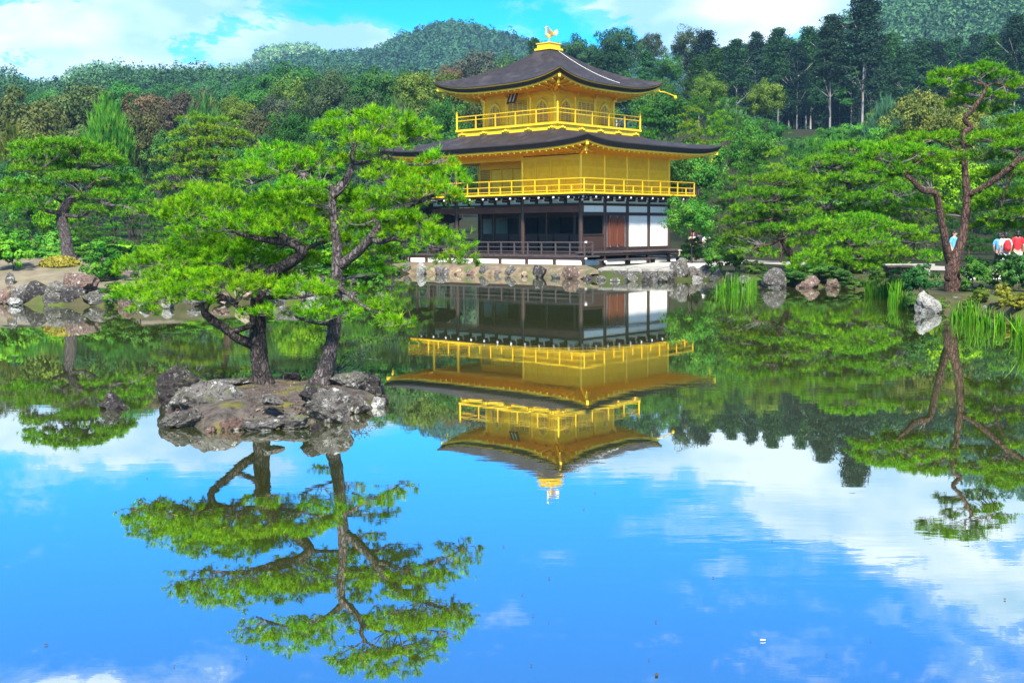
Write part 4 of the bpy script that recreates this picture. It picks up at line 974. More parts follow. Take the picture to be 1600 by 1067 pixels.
def traced_pine(label, Y0, trunk, limbs, pads, bark, col, seed, density=640, L=.074, nn=14, wid=.045, twig=.006, rsc=1.0, rys=.95, depth_f=.62, group=None, base_z=None, name='pine_tree', limb_bark=None, col_jit=.07):
    """pine whose trunk, limbs (px, py, dy, r px) and pads (px, py, rx, ry, dy) were read off the photograph, at distance Y0"""
    rg = np.random.default_rng(seed); s = Y0/F
    b = at(trunk[0][0], trunk[0][1], Y0 + trunk[0][2])
    root = link(name, None, None, tuple(b)); tag(root, label, 'tree', group)
    allp = []
    def run(seq, nm, n, bk, wob=.07):
        pts, rd = smooth_path([at(q[0], q[1], Y0 + q[2]) for q in seq], [q[3]*s*rsc for q in seq], 7)
        pts = [p + rg.normal(0, .035, 3)*r_ for p, r_ in zip(pts, rd)]
        allp.extend(pts)
        o = link(nm, MB().tube(np.array(pts) - b, rd, n, True, wob, seed).mesh(nm, bk, True), root)
    run(trunk, 'trunk', 14, bark)
    for lb in limbs: run(lb, 'branch', 9, limb_bark or bark)
    AP = np.array(allp)
    for (cx, cy_, rx, ry, dy) in pads:
        c = at(cx, cy_, Y0 + dy); rx *= 1.1; ry *= rys; ss = (Y0+dy)/F; w = rx*ss
        dd = AP - (c - np.array([0, 0, ry*ss])); dd[:, 2] *= 1.2; dist = np.linalg.norm(dd, axis=1); an = AP[int(np.argmin(dist))]
        cj = tuple(np.clip(np.array(col)*(1 + rg.normal(0, col_jit, 3)*np.array([1, .6, .6])), 0, 1))
        make_pad(root, b, c, w, max(w*depth_f, .12), ry*ss, an, rg, density, L, nn, cj, wid, twig)
    return root

PGREEN = (.14, .34, .005)
# shorter island pine
traced_pine('shorter island pine with a dark crooked trunk and wide low needle pads', 15.95,
    [(412, 601, 0, 26), (410, 594, 0, 21), (405, 560, 0, 18), (403, 525, .02, 17), (403, 490, .05, 16), (406, 455, .05, 15), (424, 428, .0, 13), (452, 411, -.1, 12), (472, 394, -.2, 11), (455, 379, -.25, 10), (425, 376, -.3, 8), (395, 371, -.35, 5), (362, 362, -.4, 3)],
    [[(396, 538, 0, 12), (375, 530, -.1, 10), (350, 512, -.2, 9), (332, 500, -.25, 9), (320, 488, -.3, 8), (326, 472, -.3, 7), (352, 466, -.3, 6), (372, 474, -.3, 4)],
     [(360, 518, -.15, 6), (380, 513, -.2, 6), (396, 503, -.25, 5), (388, 486, -.3, 5), (372, 480, -.3, 4), (352, 466, -.3, 3)],
     [(322, 474, -.3, 6), (300, 462, -.4, 4), (270, 462, -.5, 3), (232, 470, -.5, 1.6)],
     [(352, 466, -.3, 5), (330, 452, -.1, 4), (300, 440, .2, 3), (262, 432, .5, 2)],
     [(404, 468, .05, 7), (428, 464, -.3, 5), (455, 466, -.5, 3), (490, 462, -.6, 2)],
     [(406, 458, .05, 7), (380, 440, .4, 5), (340, 420, .7, 3), (300, 405, .8, 2)],
     [(455, 379, -.25, 6), (420, 356, 0, 5), (380, 345, .2, 4), (330, 340, .3, 2), (290, 345, .3, 1.4)],
     [(470, 391, -.2, 6), (500, 380, .1, 4), (530, 372, .3, 2)],
     [(404, 490, .05, 5), (412, 486, -.3, 3), (428, 488, -.4, 2)]],
    [(335, 318, 84, 34, .25), (288, 330, 40, 26, -.1), (420, 328, 70, 30, .05), (455, 352, 52, 22, -.35), (500, 362, 46, 18, .3), (372, 348, 60, 20, -.4), (545, 372, 24, 12, .3),
     (300, 398, 88, 28, .6), (238, 412, 48, 22, .5), (370, 402, 62, 24, .35), (420, 410, 36, 16, .5),
     (248, 446, 58, 26, -.1), (318, 440, 70, 26, -.35), (205, 462, 38, 17, -.4), (282, 462, 52, 20, -.6), (370, 440, 50, 22, -.5),
     (408, 446, 40, 20, -.55), (462, 450, 58, 19, -.6), (505, 455, 26, 12, -.5), (340, 362, 70, 18, .95), (405, 378, 60, 16, .9), (460, 402, 44, 13, .8), (285, 425, 50, 15, 1.0), (350, 425, 60, 16, .9), (450, 430, 46, 12, .8), (414, 484, 32, 12, -.55), (222, 484, 24, 9, -.55)],
    BARKDARK, PGREEN, 21, rsc=.76)
# taller island pine
traced_pine('taller island pine with a leaning plated grey trunk forking above layered pads', 15.85,
    [(498, 604, 0, 27), (504, 592, 0, 22), (512, 565, 0, 18), (519, 535, 0, 15), (523, 500, 0, 14), (525, 460, 0, 13), (527, 415, 0, 13), (525, 375, .05, 10), (520, 335, .05, 9), (520, 308, .05, 9), (523, 297, .05, 9)],
    [[(523, 300, .05, 9), (508, 287, 0, 7), (478, 275, -.2, 6), (440, 271, -.3, 4), (404, 284, -.4, 2.4), (380, 292, -.4, 1.4)],
     [(523, 300, .05, 9), (540, 281, .1, 8), (551, 258, .2, 6), (550, 240, .2, 5), (560, 222, .3, 3), (590, 205, .4, 2)],
     [(551, 256, .2, 5), (578, 252, .1, 4.5), (606, 248, 0, 4), (636, 256, -.1, 3), (670, 258, -.2, 2)],
     [(520, 310, .05, 5), (535, 298, -.2, 3), (545, 285, -.3, 2), (552, 268, -.4, 1.5)],
     [(530, 416, 0, 11), (552, 400, -.1, 11), (573, 380, -.2, 10), (594, 354, -.3, 10), (614, 331, -.35, 8), (646, 318, -.4, 6), (676, 306, -.4, 4), (704, 296, -.4, 2)],
     [(580, 374, -.2, 7), (596, 378, -.35, 6), (618, 373, -.45, 5), (656, 380, -.5, 4), (696, 393, -.5, 3), (722, 407, -.5, 2)],
     [(526, 448, 0, 6), (545, 460, -.2, 4.5), (566, 477, -.3, 4), (592, 490, -.4, 3), (622, 510, -.4, 1.6)],
     [(562, 476, -.3, 3), (556, 488, -.4, 2.5), (545, 498, -.5, 2)],
     [(523, 504, 0, 5), (505, 506, -.3, 4), (480, 502, -.4, 3), (460, 494, -.45, 1.6)],
     [(594, 354, -.3, 5), (580, 340, .2, 4), (560, 330, .4, 3)],
     [(646, 318, -.4, 3), (640, 302, -.2, 2), (630, 290, -.1, 1.5)]],
    [(585, 188, 70, 20, .3), (540, 205, 40, 18, .2), (640, 206, 48, 20, .45), (575, 218, 40, 12, -.1), (600, 226, 30, 10, -.2),
     (440, 250, 66, 28, -.1), (395, 268, 42, 18, -.4), (490, 252, 44, 24, .2), (470, 288, 40, 12, -.5),
     (660, 268, 60, 24, .1), (605, 272, 46, 18, -.2), (705, 278, 32, 18, -.3), (648, 296, 66, 18, -.55), (690, 244, 26, 10, -.2), (708, 310, 26, 14, -.5),
     (572, 318, 44, 18, .4), (575, 345, 40, 16, .1), (545, 300, 30, 14, .4), (630, 338, 44, 10, -.6), (560, 392, 30, 12, .5),
     (640, 360, 56, 16, -.4), (690, 376, 42, 18, -.55), (724, 398, 28, 20, -.6), (600, 392, 26, 10, -.1), (705, 402, 24, 14, -.3),
     (555, 452, 26, 13, .3), (505, 484, 46, 18, -.55), (470, 488, 22, 9, -.5), (618, 500, 34, 14, -.5), (585, 480, 24, 10, -.3), (545, 480, 24, 13, .2), (600, 470, 16, 8, -.1), (500, 510, 20, 8, .3), (560, 250, 46, 15, .9), (480, 308, 56, 15, .9), (548, 325, 46, 14, 1.0), (620, 312, 50, 14, .9), (470, 335, 50, 14, 1.0), (600, 352, 44, 13, .9), (580, 420, 36, 12, .8)],
    BARK, PGREEN, 22, rsc=.70)
# red pine on the near bank
traced_pine('tall red barked pine with forked trunk and bare twisted top on the near bank', 34.6,
    [(1490, 470, 0, 34), (1489, 452, 0, 25), (1488, 430, 0, 23), (1490, 410, 0, 21), (1497, 392, 0, 16), (1506, 360, 0, 13), (1511, 310, 0, 12), (1508, 275, 0, 10), (1507, 240, 0, 9), (1507, 210, .1, 8), (1517, 199, .2, 9), (1507, 187, .1, 7), (1520, 172, 0, 7), (1536, 148, 0, 6), (1539, 136, 0, 5), (1530, 126, 0, 3)],
    [[(1492, 446, .1, 4), (1488, 424, .05, 11), (1482, 400, -.05, 14), (1478, 380, -.2, 12), (1471, 345, -.3, 11), (1466, 315, -.4, 10), (1460, 301, -.5, 10), (1442, 298, -.6, 9), (1427, 283, -.7, 8), (1416, 272, -.7, 6), (1420, 262, -.7, 5)],
     [(1512, 305, 0, 11), (1532, 296, -.3, 10), (1558, 278, -.6, 9), (1590, 254, -.9, 9), (1625, 232, -1.2, 7), (1660, 215, -1.2, 5)],
     [(1420, 266, -.7, 5), (1440, 250, -.6, 3), (1460, 235, -.4, 2)], [(1420, 266, -.7, 4), (1390, 255, -.6, 3), (1360, 250, -.4, 2)],
     [(1580, 260, -.9, 5), (1590, 240, -.6, 4), (1560, 225, -.2, 3)], [(1538, 138, 0, 4), (1555, 130, .2, 3), (1578, 140, .3, 2)], [(1536, 132, 0, 3), (1510, 126, -.3, 2), (1485, 122, -.5, 1.3)],
     [(1590, 254, -.9, 4), (1570, 300, -.5, 3), (1560, 330, -.3, 2)], [(1508, 240, 0, 4), (1480, 225, .4, 3), (1450, 218, .6, 2)]],
    [(1492, 116, 32, 10, -.3), (1535, 108, 34, 10, .1), (1565, 118, 24, 9, .3), (1520, 142, 24, 10, .2), (1562, 150, 24, 8, .1), (1500, 160, 26, 9, .8), (1475, 130, 24, 8, -.5), (1588, 132, 24, 9, .4), (1550, 168, 26, 9, .6), (1590, 190, 40, 12, .6), (1620, 200, 40, 14, 0),
     (1455, 216, 58, 11, .6), (1402, 238, 62, 14, -.3), (1460, 246, 48, 13, -.2), (1385, 262, 48, 12, -.5), (1430, 268, 44, 10, .4),
     (1560, 214, 56, 13, .3), (1600, 228, 50, 14, -.6), (1545, 244, 36, 12, .4), (1625, 262, 40, 16, -1.0), (1560, 272, 34, 10, .6),
     (1580, 305, 44, 14, -.4), (1545, 322, 36, 14, .3), (1600, 335, 46, 15, -.2), (1556, 350, 40, 13, .4), (1470, 330, 26, 10, .9), (1440, 320, 36, 12, .7)],
    BARKRED, (.105, .27, .006), 23, density=260, L=.13, nn=11, wid=.065, twig=.010, rsc=.50, rys=.82)
# pine on the grassy bank
traced_pine('old pine with a thick bent trunk on the dry grassy bank', 44.5,
    [(108, 406, 0, 19), (106, 396, 0, 14), (102, 368, 0, 12.5), (97, 340, 0, 12), (104, 321, 0, 11), (116, 309, 0, 9), (114, 290, .2, 7), (118, 270, .3, 6), (127, 255, .3, 4), (118, 240, .2, 3)],
    [[(100, 334, 0, 6), (85, 332, -.4, 5), (68, 328, -.8, 4), (45, 318, -1.0, 2)], [(112, 311, 0, 7), (140, 309, -.4, 5), (166, 320, -.7, 4), (195, 322, -.8, 2)],
     [(100, 336, 0, 5), (125, 338, -.5, 4), (140, 330, -.8, 3)], [(115, 288, .2, 5), (90, 275, 0, 3), (60, 268, -.3, 2)], [(118, 270, .3, 4), (150, 262, .1, 3), (178, 258, 0, 2)],
     [(104, 321, 0, 4), (70, 300, .8, 3), (40, 292, 1.2, 2)], [(116, 300, .1, 4), (160, 290, .8, 3), (200, 300, 1.0, 2)]],
    [(92, 226, 66, 11, .2), (64, 242, 42, 13, -.3), (132, 238, 42, 12, .5), (158, 250, 40, 10, -.2), (45, 264, 36, 11, -.2), (100, 258, 40, 9, .9), (118, 276, 44, 10, -.6),
     (30, 292, 42, 13, .8), (72, 300, 40, 11, -.6), (178, 282, 40, 13, .6), (196, 306, 40, 14, .3), (160, 306, 34, 10, -.6), (210, 330, 30, 12, -.7), (45, 322, 34, 10, -.9), (140, 326, 24, 8, -.8), (10, 315, 30, 12, .5)],
    BARK, (.095, .26, .008), 24, density=180, L=.15, nn=10, wid=.075, twig=.012, rsc=.72, rys=.82)
# leaning pine by the boulders
traced_pine('small pine leaning over the row of three boulders', 50.0,
    [(1246, 420, 0, 11), (1240, 408, 0, 9), (1228, 385, 0, 8.5), (1219, 362, 0, 8), (1214, 340, 0, 7), (1214, 318, 0, 5), (1214, 300, 0, 4), (1212, 282, 0, 3)],
    [[(1219, 372, 0, 5), (1204, 382, -.5, 4), (1188, 384, -.9, 4), (1174, 392, -1.1, 2)], [(1214, 342, 0, 4), (1195, 345, -.3, 3), (1165, 348, -.5, 2)], [(1214, 316, 0, 4), (1195, 316, -.3, 3), (1170, 322, -.4, 1.5)], [(1214, 318, 0, 3), (1240, 322, .4, 2), (1260, 326, .4, 1.5)], [(1218, 358, 0, 4), (1245, 358, .2, 2.5), (1265, 360, .2, 1.5)]],
    [(1214, 280, 48, 10, 0), (1240, 290, 34, 8, .8), (1196, 302, 48, 9, -.4), (1238, 308, 40, 9, .4), (1185, 324, 44, 9, -.3), (1240, 330, 44, 9, .1), (1160, 344, 30, 9, -.3), (1200, 342, 34, 7, .9),
     (1225, 357, 46, 9, -.6), (1168, 364, 38, 11, -.2), (1150, 380, 30, 12, 0), (1175, 394, 34, 12, -.8), (1265, 352, 24, 8, .4)],
    BARKRED, (.095, .24, .008), 25, density=150, L=.16, nn=10, wid=.075, twig=.012, rsc=.62, rys=.82)
# spreading pines behind and beside it
traced_pine('low spreading pine with broad shelves between leaning pine and red pine', 48.6,
    [(1330, 440, 0, 12), (1326, 410, 0, 9), (1320, 380, 0, 8), (1316, 355, .2, 6), (1320, 335, .3, 4)],
    [[(1322, 390, 0, 5), (1350, 380, -.5, 4), (1390, 376, -.8, 3), (1430, 380, -.8, 2)], [(1322, 395, 0, 5), (1295, 395, -.6, 4), (1265, 400, -.9, 2)], [(1318, 362, .2, 4), (1290, 352, 0, 3), (1260, 358, 0, 2)]],
    [(1340, 344, 56, 13, .4), (1290, 356, 50, 13, -.1), (1385, 358, 50, 13, 0), (1335, 374, 60, 14, -.6), (1270, 378, 36, 12, .4), (1425, 372, 36, 13, .5), (1300, 398, 60, 14, -.8), (1370, 394, 56, 14, -.7), (1268, 412, 34, 12, -1), (1420, 398, 40, 13, .2),
     (1330, 414, 56, 12, -.4), (1288, 420, 40, 9, -.2), (1385, 414, 40, 12, -.5)],
    BARKDARK, (.11, .28, .006), 26, density=160, L=.155, nn=10, wid=.075, twig=.012, rsc=.7, rys=.82)
traced_pine('tall layered pine standing behind the low spreading pine', 53.0,
    [(1342, 430, 0, 13), (1338, 380, 0, 10), (1330, 330, 0, 9), (1326, 290, .2, 7), (1330, 255, .3, 5), (1336, 235, .3, 3)],
    [[(1330, 330, 0, 5), (1295, 325, -.5, 4), (1262, 330, -.8, 2)], [(1328, 300, .1, 5), (1365, 300, -.6, 4), (1400, 308, -.8, 2)], [(1328, 275, .2, 4), (1295, 262, -.2, 3), (1270, 262, -.3, 2)], [(1330, 256, .3, 4), (1370, 246, 0, 3), (1390, 240, 0, 2)]],
    [(1340, 230, 50, 9, .2), (1382, 242, 40, 9, -.2), (1298, 252, 44, 10, -.1), (1345, 258, 50, 9, .6), (1268, 276, 40, 11, .2), (1318, 280, 50, 10, -.7), (1370, 282, 44, 11, .2), (1405, 296, 36, 12, -.6), (1285, 302, 46, 11, -.4), (1345, 308, 50, 10, -.8),
     (1300, 328, 50, 11, .3), (1390, 326, 44, 12, .4), (1260, 324, 30, 10, .6), (1350, 332, 40, 10, 1.0), (1430, 330, 34, 14, .8), (1435, 350, 34, 14, 1.0)],
    BARKDARK, (.105, .27, .006), 27, density=140, L=.165, nn=10, wid=.075, twig=.013, rsc=.7, rys=.82)
# yellow green layered tree of the far bank
traced_pine('yellow green layered pine with red trunk in front of the dark woods', 66.0,
    [(352, 340, 0, 10), (346, 300, 0, 8), (338, 268, 0, 7), (334, 245, 0, 6), (326, 225, .2, 5), (324, 205, .3, 3), (322, 190, .3, 2)],
    [[(334, 250, 0, 3), (355, 225, .3, 2), (375, 208, .3, 1.3)], [(332, 240, 0, 3), (300, 235, -.4, 2), (280, 238, -.4, 1.2)], [(340, 275, 0, 3), (305, 270, -.5, 2), (275, 272, -.5, 1.2)], [(326, 222, .2, 3), (296, 208, 0, 2), (280, 206, 0, 1)]],
    [(302, 184, 22, 6, 0), (342, 190, 26, 8, .3), (318, 200, 30, 7, -.3), (290, 208, 26, 7, 0), (358, 210, 30, 8, .2), (325, 220, 30, 6, -.6), (290, 228, 32, 7, -.2), (362, 226, 26, 7, .5), (325, 240, 38, 7, -.5), (282, 248, 34, 8, .2),
     (320, 258, 36, 7, -.5), (282, 272, 36, 8, -.2), (345, 272, 34, 7, .4), (300, 290, 40, 8, -.4), (262, 292, 30, 8, .4), (330, 304, 40, 8, .2), (285, 312, 36, 8, 0), (250, 318, 28, 8, .3)],
    BARKRED, (.135, .25, .012), 28, density=100, L=.19, nn=9, wid=.09, twig=.014, rsc=.7, rys=.82)

# ------------------------------------------------------------------ the woods: a few kinds, each tree its own object
def round_proto(seed, clumps=72, per=150, flat=1.0, lsz=.0145, open_=.0):
    """broadleaf crown in a unit box (height 1, width 1): leaf clumps over an uneven dome"""
    rg = np.random.default_rng(seed); Ps, Ns, T = [], [], []
    c0 = np.array([0, 0, .60])
    for k in range(clumps):
        d = rg.normal(size=3); d[2] = d[2]*.9 + .25; d /= np.linalg.norm(d)
        rr = rg.uniform(.62, 1.0) if rg.uniform() > .25 else rg.uniform(.2, .6)
        c = c0 + d*np.array([.42, .42, .34])*rr*rg.uniform(.8, 1.16)
        R = rg.uniform(.07, .14)*np.array([1, 1, .8*flat]); m = int(per*rg.uniform(.6, 1.3))
        e = rg.normal(size=(m, 3)); e[:, 2] = e[:, 2]*.8 + .30; e /= np.linalg.norm(e, axis=1, keepdims=True)
        Ps.append(c + e*R*rg.uniform(.55, 1.08, (m, 1))); Ns.append(e + d*.3 + np.array([0, 0, .25])); T.append(np.full(m, rg.normal(.42, .17)) + rg.normal(0, .10, m))
    P = np.concatenate(Ps); Nn = np.concatenate(Ns); V, Fc = leaf_cloud(P, Nn, lsz, rg, True, .3)
    return npmesh('crown', V, Fc, LEAF, np.clip(np.repeat(np.concatenate(T), 4), 0, 1))
def limbs_mesh(seed, bark, bare=.35, lean=.04, top=.9, nl=7, r0=.022):
    rg = np.random.default_rng(seed); mb = MB()
    pts = [np.array([lean*math.sin(k*1.1 + seed)*k/6, lean*math.cos(k*1.7 + seed)*k/6, -.04 + (top+.04)*k/6]) for k in range(7)]
    mb.tube(pts, [r0*(1.25 if k == 0 else 1 - k/7.5) for k in range(7)], 8)
    for i in range(nl):
        h = rg.uniform(bare, top*.8); a = rg.uniform(0, 6.28); j = min(int(h/top*6), 5); b = pts[j]; ln = rg.uniform(.15, .32)
        mb.tube([b, b + np.array([math.cos(a)*ln*.5, math.sin(a)*ln*.5, .07]), b + np.array([math.cos(a)*ln, math.sin(a)*ln, .16])], [r0*.4, r0*.25, r0*.1], 5, False)
    return mb.mesh('trunk', bark, True)
def cedar_proto(seed, lo=.42, per=90, n=130, wide=.15):
    """tall conifer: ragged narrow crown of drooping sprays above a bare trunk"""
    rg = np.random.default_rng(seed); Ps, Ns, T = [], [], []
    for k in range(n):
        q = rg.uniform(0, 1)**.85; z = lo + (1-lo)*q; R = wide*(1 - q)**.6*rg.uniform(.3, 1.0) + .008; a = rg.uniform(0, 6.28)
        c = np.array([math.cos(a)*R*.8, math.sin(a)*R*.8, z - .012]); m = int(per*rg.uniform(.6, 1.3)); s = rg.uniform(.022, .042)
        e = rg.normal(size=(m, 3)); e /= np.linalg.norm(e, axis=1, keepdims=True)
        Ps.append(c + e*np.array([s*1.5, s*1.5, s*.9])*rg.uniform(.4, 1.05, (m, 1))); Ns.append(e*.5 + np.array([math.cos(a)*.5, math.sin(a)*.5, .5])); T.append(np.full(m, rg.normal(.4, .18)) + rg.normal(0, .1, m))
    P = np.concatenate(Ps); V, Fc = leaf_cloud(P, np.concatenate(Ns), .0075, rg, True, .9)
    return npmesh('crown', V, Fc, LEAF, np.clip(np.repeat(np.concatenate(T), 4), 0, 1))
def brush_proto(seed, n=900, nn=12):
    """crown of upswept needle shoots"""
    rg = np.random.default_rng(seed); d = rg.normal(size=(n, 3)); d[:, 2] = np.abs(d[:, 2])*.9 - .3; d /= np.linalg.norm(d, axis=1, keepdims=True)
    rr = rg.uniform(.4, 1, (n, 1))**.6*(1 + .16*np.sin(6*np.arctan2(d[:, 1:2], d[:, :1])))
    hz = np.clip(d[:, 2:3], -1, 1); P = np.array([0, 0, .5]) + d*rr*np.concatenate([.44*(1 - .35*np.clip(hz, 0, 1)), .44*(1 - .35*np.clip(hz, 0, 1)), np.full((n, 1), .46)], 1)
    D = d*.45 + np.array([0, 0, 1.0]); V, Fc, T = needles(P, D, np.full(n, .085), rg, nn, .06, (.05, .55))
    return npmesh('crown', V, Fc, PINE, T)
def pine_proto(seed, pads=15, dens=900):
    """layered pine in a unit box: flat pads of needle tufts round a bent stem"""
    rg = np.random.default_rng(seed); Vs, Fs_, Ts, o = [], [], [], 0
    for k in range(pads):
        q = (k + rg.uniform(0, 1))/pads; z = .10 + .86*q; R = .42*(1 - q)**.5 + .03; a = k*2.4 + rg.uniform(-.5, .5); rr = rg.uniform(.35, .8)*R if k < pads-1 else 0
        rx = rg.uniform(.13, .22)*(1.15 - .35*q); c = np.array([math.cos(a)*rr, math.sin(a)*rr, z]); n = int(dens*math.pi*rx*rx*1.6)
        P, D, _ = pad_points(c, rx, rx*.9, rx*.26, n, rg, cr=.028); V, Fc, T = needles(P, D, np.full(n, .030), rg, 10, .075, (.2, 1.2))
        Vs.append(V); Fs_.append(Fc + o); Ts.append(np.clip(T + rg.normal(0, .08), 0, 1)); o += len(V)
    return npmesh('crown', np.concatenate(Vs), np.concatenate(Fs_), PINE, np.concatenate(Ts))
PROTO = {'round': [(round_proto(40+i), limbs_mesh(60+i, BARKDARK)) for i in range(5)],
         'pine': [(pine_proto(80+i), limbs_mesh(90+i, BARKRED, .15, .08, .92)) for i in range(4)],
         'cedar': [(cedar_proto(100+i, (.16, .34, .44, .26)[i]), limbs_mesh(110+i, BARKPALE, .3, .012, .97, 10, .016)) for i in range(4)],
         'brush': [(brush_proto(120+i), limbs_mesh(125+i, BARKDARK, .2, .02, .9)) for i in range(2)],
         'shrub': [(round_proto(130+i, 40, 120, .9, .026), limbs_mesh(135+i, BARKDARK, .1, .05, .7, 8, .02)) for i in range(3)]}
KINDNAME = {'round': 'broadleaf_tree', 'pine': 'pine_tree', 'cedar': 'cedar_tree', 'brush': 'young_pine_tree', 'shrub': 'shrub'}
_cnt = [0]
def tree(px, ytop, wpx, Y, kind, col, label, group, variant=None, zb=None, base=None, cat='tree', shade=True):
    """one tree: its top shows at (px, ytop), its foot stands on the ground at distance Y"""
    rg = random.Random(px*7.13 + ytop*3.7 + Y); _cnt[0] += 1
    vs = PROTO[kind]; cm, tm = vs[_cnt[0] % len(vs) if variant is None else variant]
    t = at(px, ytop, Y); gz = float(ground_z(np.array([t[0]]), np.array([Y]))[0]) if zb is None else zb
    h = max(t[2] - gz, .5)*1.01; w = wpx*Y/F*1.08
    r = link(KINDNAME[kind], None, None, (t[0], Y, gz), (0, 0, rg.uniform(0, 6.28))); tag(r, label, cat, group)
    bv = rg.uniform(.68, 1.25) if group else 1.0; cj = tuple(min(1, c*bv*rg.uniform(.9, 1.1)) for c in col)
    s = (w, w*rg.uniform(.9, 1.1), h)
    hc = {'round': min(h*.95, w*1.25), 'pine': min(h, w*1.15), 'brush': min(h, w*1.7), 'cedar': h, 'shrub': h*1.3}[kind]
    if kind == 'cedar': f_ = max(.75, min(1.5, w/h/.30)); s = (h*f_, h*f_, h)
    else: s = (s[0], s[1], hc)
    link('crown', cm, r, (0, 0, h - hc), None, s, cj); link('trunk', tm, r, None, None, ((h*.62,)*2 if kind == 'cedar' else (max(w*.6, h*.3),)*2) + (h,))
    return r
OL, OL2, GO, MG, DG, DK, BR, BG, YG, TE = (.095, .145, .02), (.085, .105, .028), (.075, .12, .034), (.062, .20, .02), (.036, .115, .018), (.024, .078, .024), (.105, .080, .045), (.052, .155, .036), (.15, .25, .012), (.034, .115, .032)
WL, WP, WR_ = 'the woods', 'the woods behind', 'the slope below'
SPEC = [ # px, ytop, width, distance, kind, colour, label
    (15, 132, 170, 112, 'round', OL2, 'huge olive brown broadleaf tree at the edge of the woods'), (75, 196, 150, 96, 'round', OL, 'dull olive tree below the huge olive brown one'),
    (122, 118, 140, 122, 'round', GO, 'grey olive dome shaped tree next to a bright green conifer'), (190, 124, 66, 128, 'round', (.05, .19, .035), 'fresh green tree behind the grey olive dome tree'),
    (75, 140, 60, 132, 'round', (.05, .17, .04), 'fresh green tree between two olive trees'), (166, 150, 78, 90, 'brush', (.07, .22, .02), 'bright green upswept conifer before the brown trees'),
    (232, 138, 96, 126, 'round', BR, 'brown flowering tree behind the bright green conifer'), (292, 136, 92, 126, 'round', (.075, .062, .042), 'dark brown flowering tree next to the lighter brown one'),
    (215, 164, 110, 106, 'round', (.06, .068, .025), 'dark olive tree with deep gaps behind the bank pine'), (318, 152, 96, 104, 'brush', BG, 'blue green feathery pine above the yellow green layered pine'),
    (366, 150, 66, 122, 'round', OL, 'small olive tree between feathery pine and dark trees'), (432, 144, 84, 116, 'round', (.05, .08, .045), 'dark blue green tree behind the island pines'),
    (400, 166, 96, 106, 'round', (.07, .09, .035), 'olive green tree above the yellow green layered pine'), (452, 92, 112, 172, 'round', DG, 'tall dark green tree below the pale far hill'),
    (520, 108, 100, 150, 'round', (.045, .08, .03), 'dark olive tree under the far ridge'), (588, 104, 84, 142, 'round', DG, 'dark green tree below the blue hill slope'),
    (650, 104, 92, 124, 'round', OL, 'olive tree with yellow leaf tufts near the upper roof'), (742, 72, 92, 170, 'round', (.07, .09, .06), 'thin grey green tree against the blue hill'),
    (700, 100, 54, 146, 'round', (.11, .09, .05), 'brownish young tree below the blue hill'), (795, 80, 84, 192, 'round', (.05, .12, .03), 'green tree touching the upper roof slope'),
    (620, 156, 90, 104, 'brush', (.07, .13, .05), 'pale feathery pine behind the tip of the lower roof'), (690, 150, 90, 108, 'round', DG, 'dark tree beside the upper balcony'),
    (560, 140, 96, 118, 'round', (.045, .085, .03), 'dark green tree above the island pine top'), (640, 176, 110, 88, 'round', (.05, .11, .03), 'mid green tree behind the lower roof corner'),
    (833, 62, 26, 206, 'cedar', DK, 'small dark conifer beside the roof finial'), (905, 52, 88, 196, 'round', DK, 'dark tree rising beside the bird finial'), (966, 36, 88, 200, 'round', DK, 'tallest dark tree behind the upper roof slope'),
    (1015, 48, 56, 206, 'round', (.04, .06, .03), 'thin dark tree with loose crown behind the upper roof'), (1078, 40, 70, 214, 'round', (.04, .065, .03), 'loose crowned tree with one bare pale trunk'),
    (1105, 112, 62, 126, 'round', OL, 'olive round tree in front of the dark cedar trunks'), (1196, 122, 66, 126, 'round', OL, 'second olive round tree below the cedar trunks'),
    (1445, 132, 118, 104, 'round', (.10, .125, .022), 'big olive yellow round tree behind the red pine'), (1385, 150, 70, 112, 'brush', (.05, .14, .07), 'blue green feathery pine next to the olive yellow tree'),
    (1525, 160, 96, 100, 'round', (.15, .17, .02), 'yellowish tree behind the bare top of the red pine'), (1580, 172, 96, 92, 'round', (.05, .14, .06), 'sea green tree behind the red pine'),
    (1142, 268, 130, 67, 'pine', (.045, .14, .02), 'dark pine with bare lower trunk beside the side veranda'),
    (1352, -14, 120, 176, 'cedar', (.020, .050, .024), 'tallest cedar breaking the skyline above the woods'), (1300, 26, 90, 180, 'cedar', (.018, .044, .022), 'broad dark cedar leaning on the tallest one'),
    (1262, 44, 56, 196, 'cedar', DK, 'slim dark cedar before the broad dark cedar'), (1590, 26, 70, 176, 'cedar', (.022, .05, .024), 'tall cedar with pale trunk behind the bare pine top')]
for q in SPEC: tree(*q[:6], q[6], None)
MARKS = [(-40, 'the dull olive tree'), (40, 'the huge olive tree'), (122, 'the olive dome tree'), (166, 'the bright conifer'), (240, 'the brown trees'), (318, 'the layered pine'), (400, 'the small olive tree'), (455, 'the pale hill'), (530, 'the island pine'), (590, 'the dark ridge tree'), (650, 'the roof tip'), (720, 'the blue hill'), (795, 'the roof slope'), (860, 'the bird finial'),
         (966, 'the tallest dark tree'), (1040, 'the roof corner'), (1105, 'the olive round tree'), (1160, 'the landing reeds'), (1214, 'the leaning pine'), (1262, 'the slim cedar'), (1310, 'the broad cedar'), (1352, 'the tallest cedar'), (1400, 'the feathery pine'), (1445, 'the olive yellow tree'), (1500, 'the red pine'), (1545, 'the yellowish tree'), (1590, 'the visitors'), (1660, 'the pale trunked cedar')]
def nearest(px): return min(MARKS, key=lambda q: abs(q[0] - px))[1]
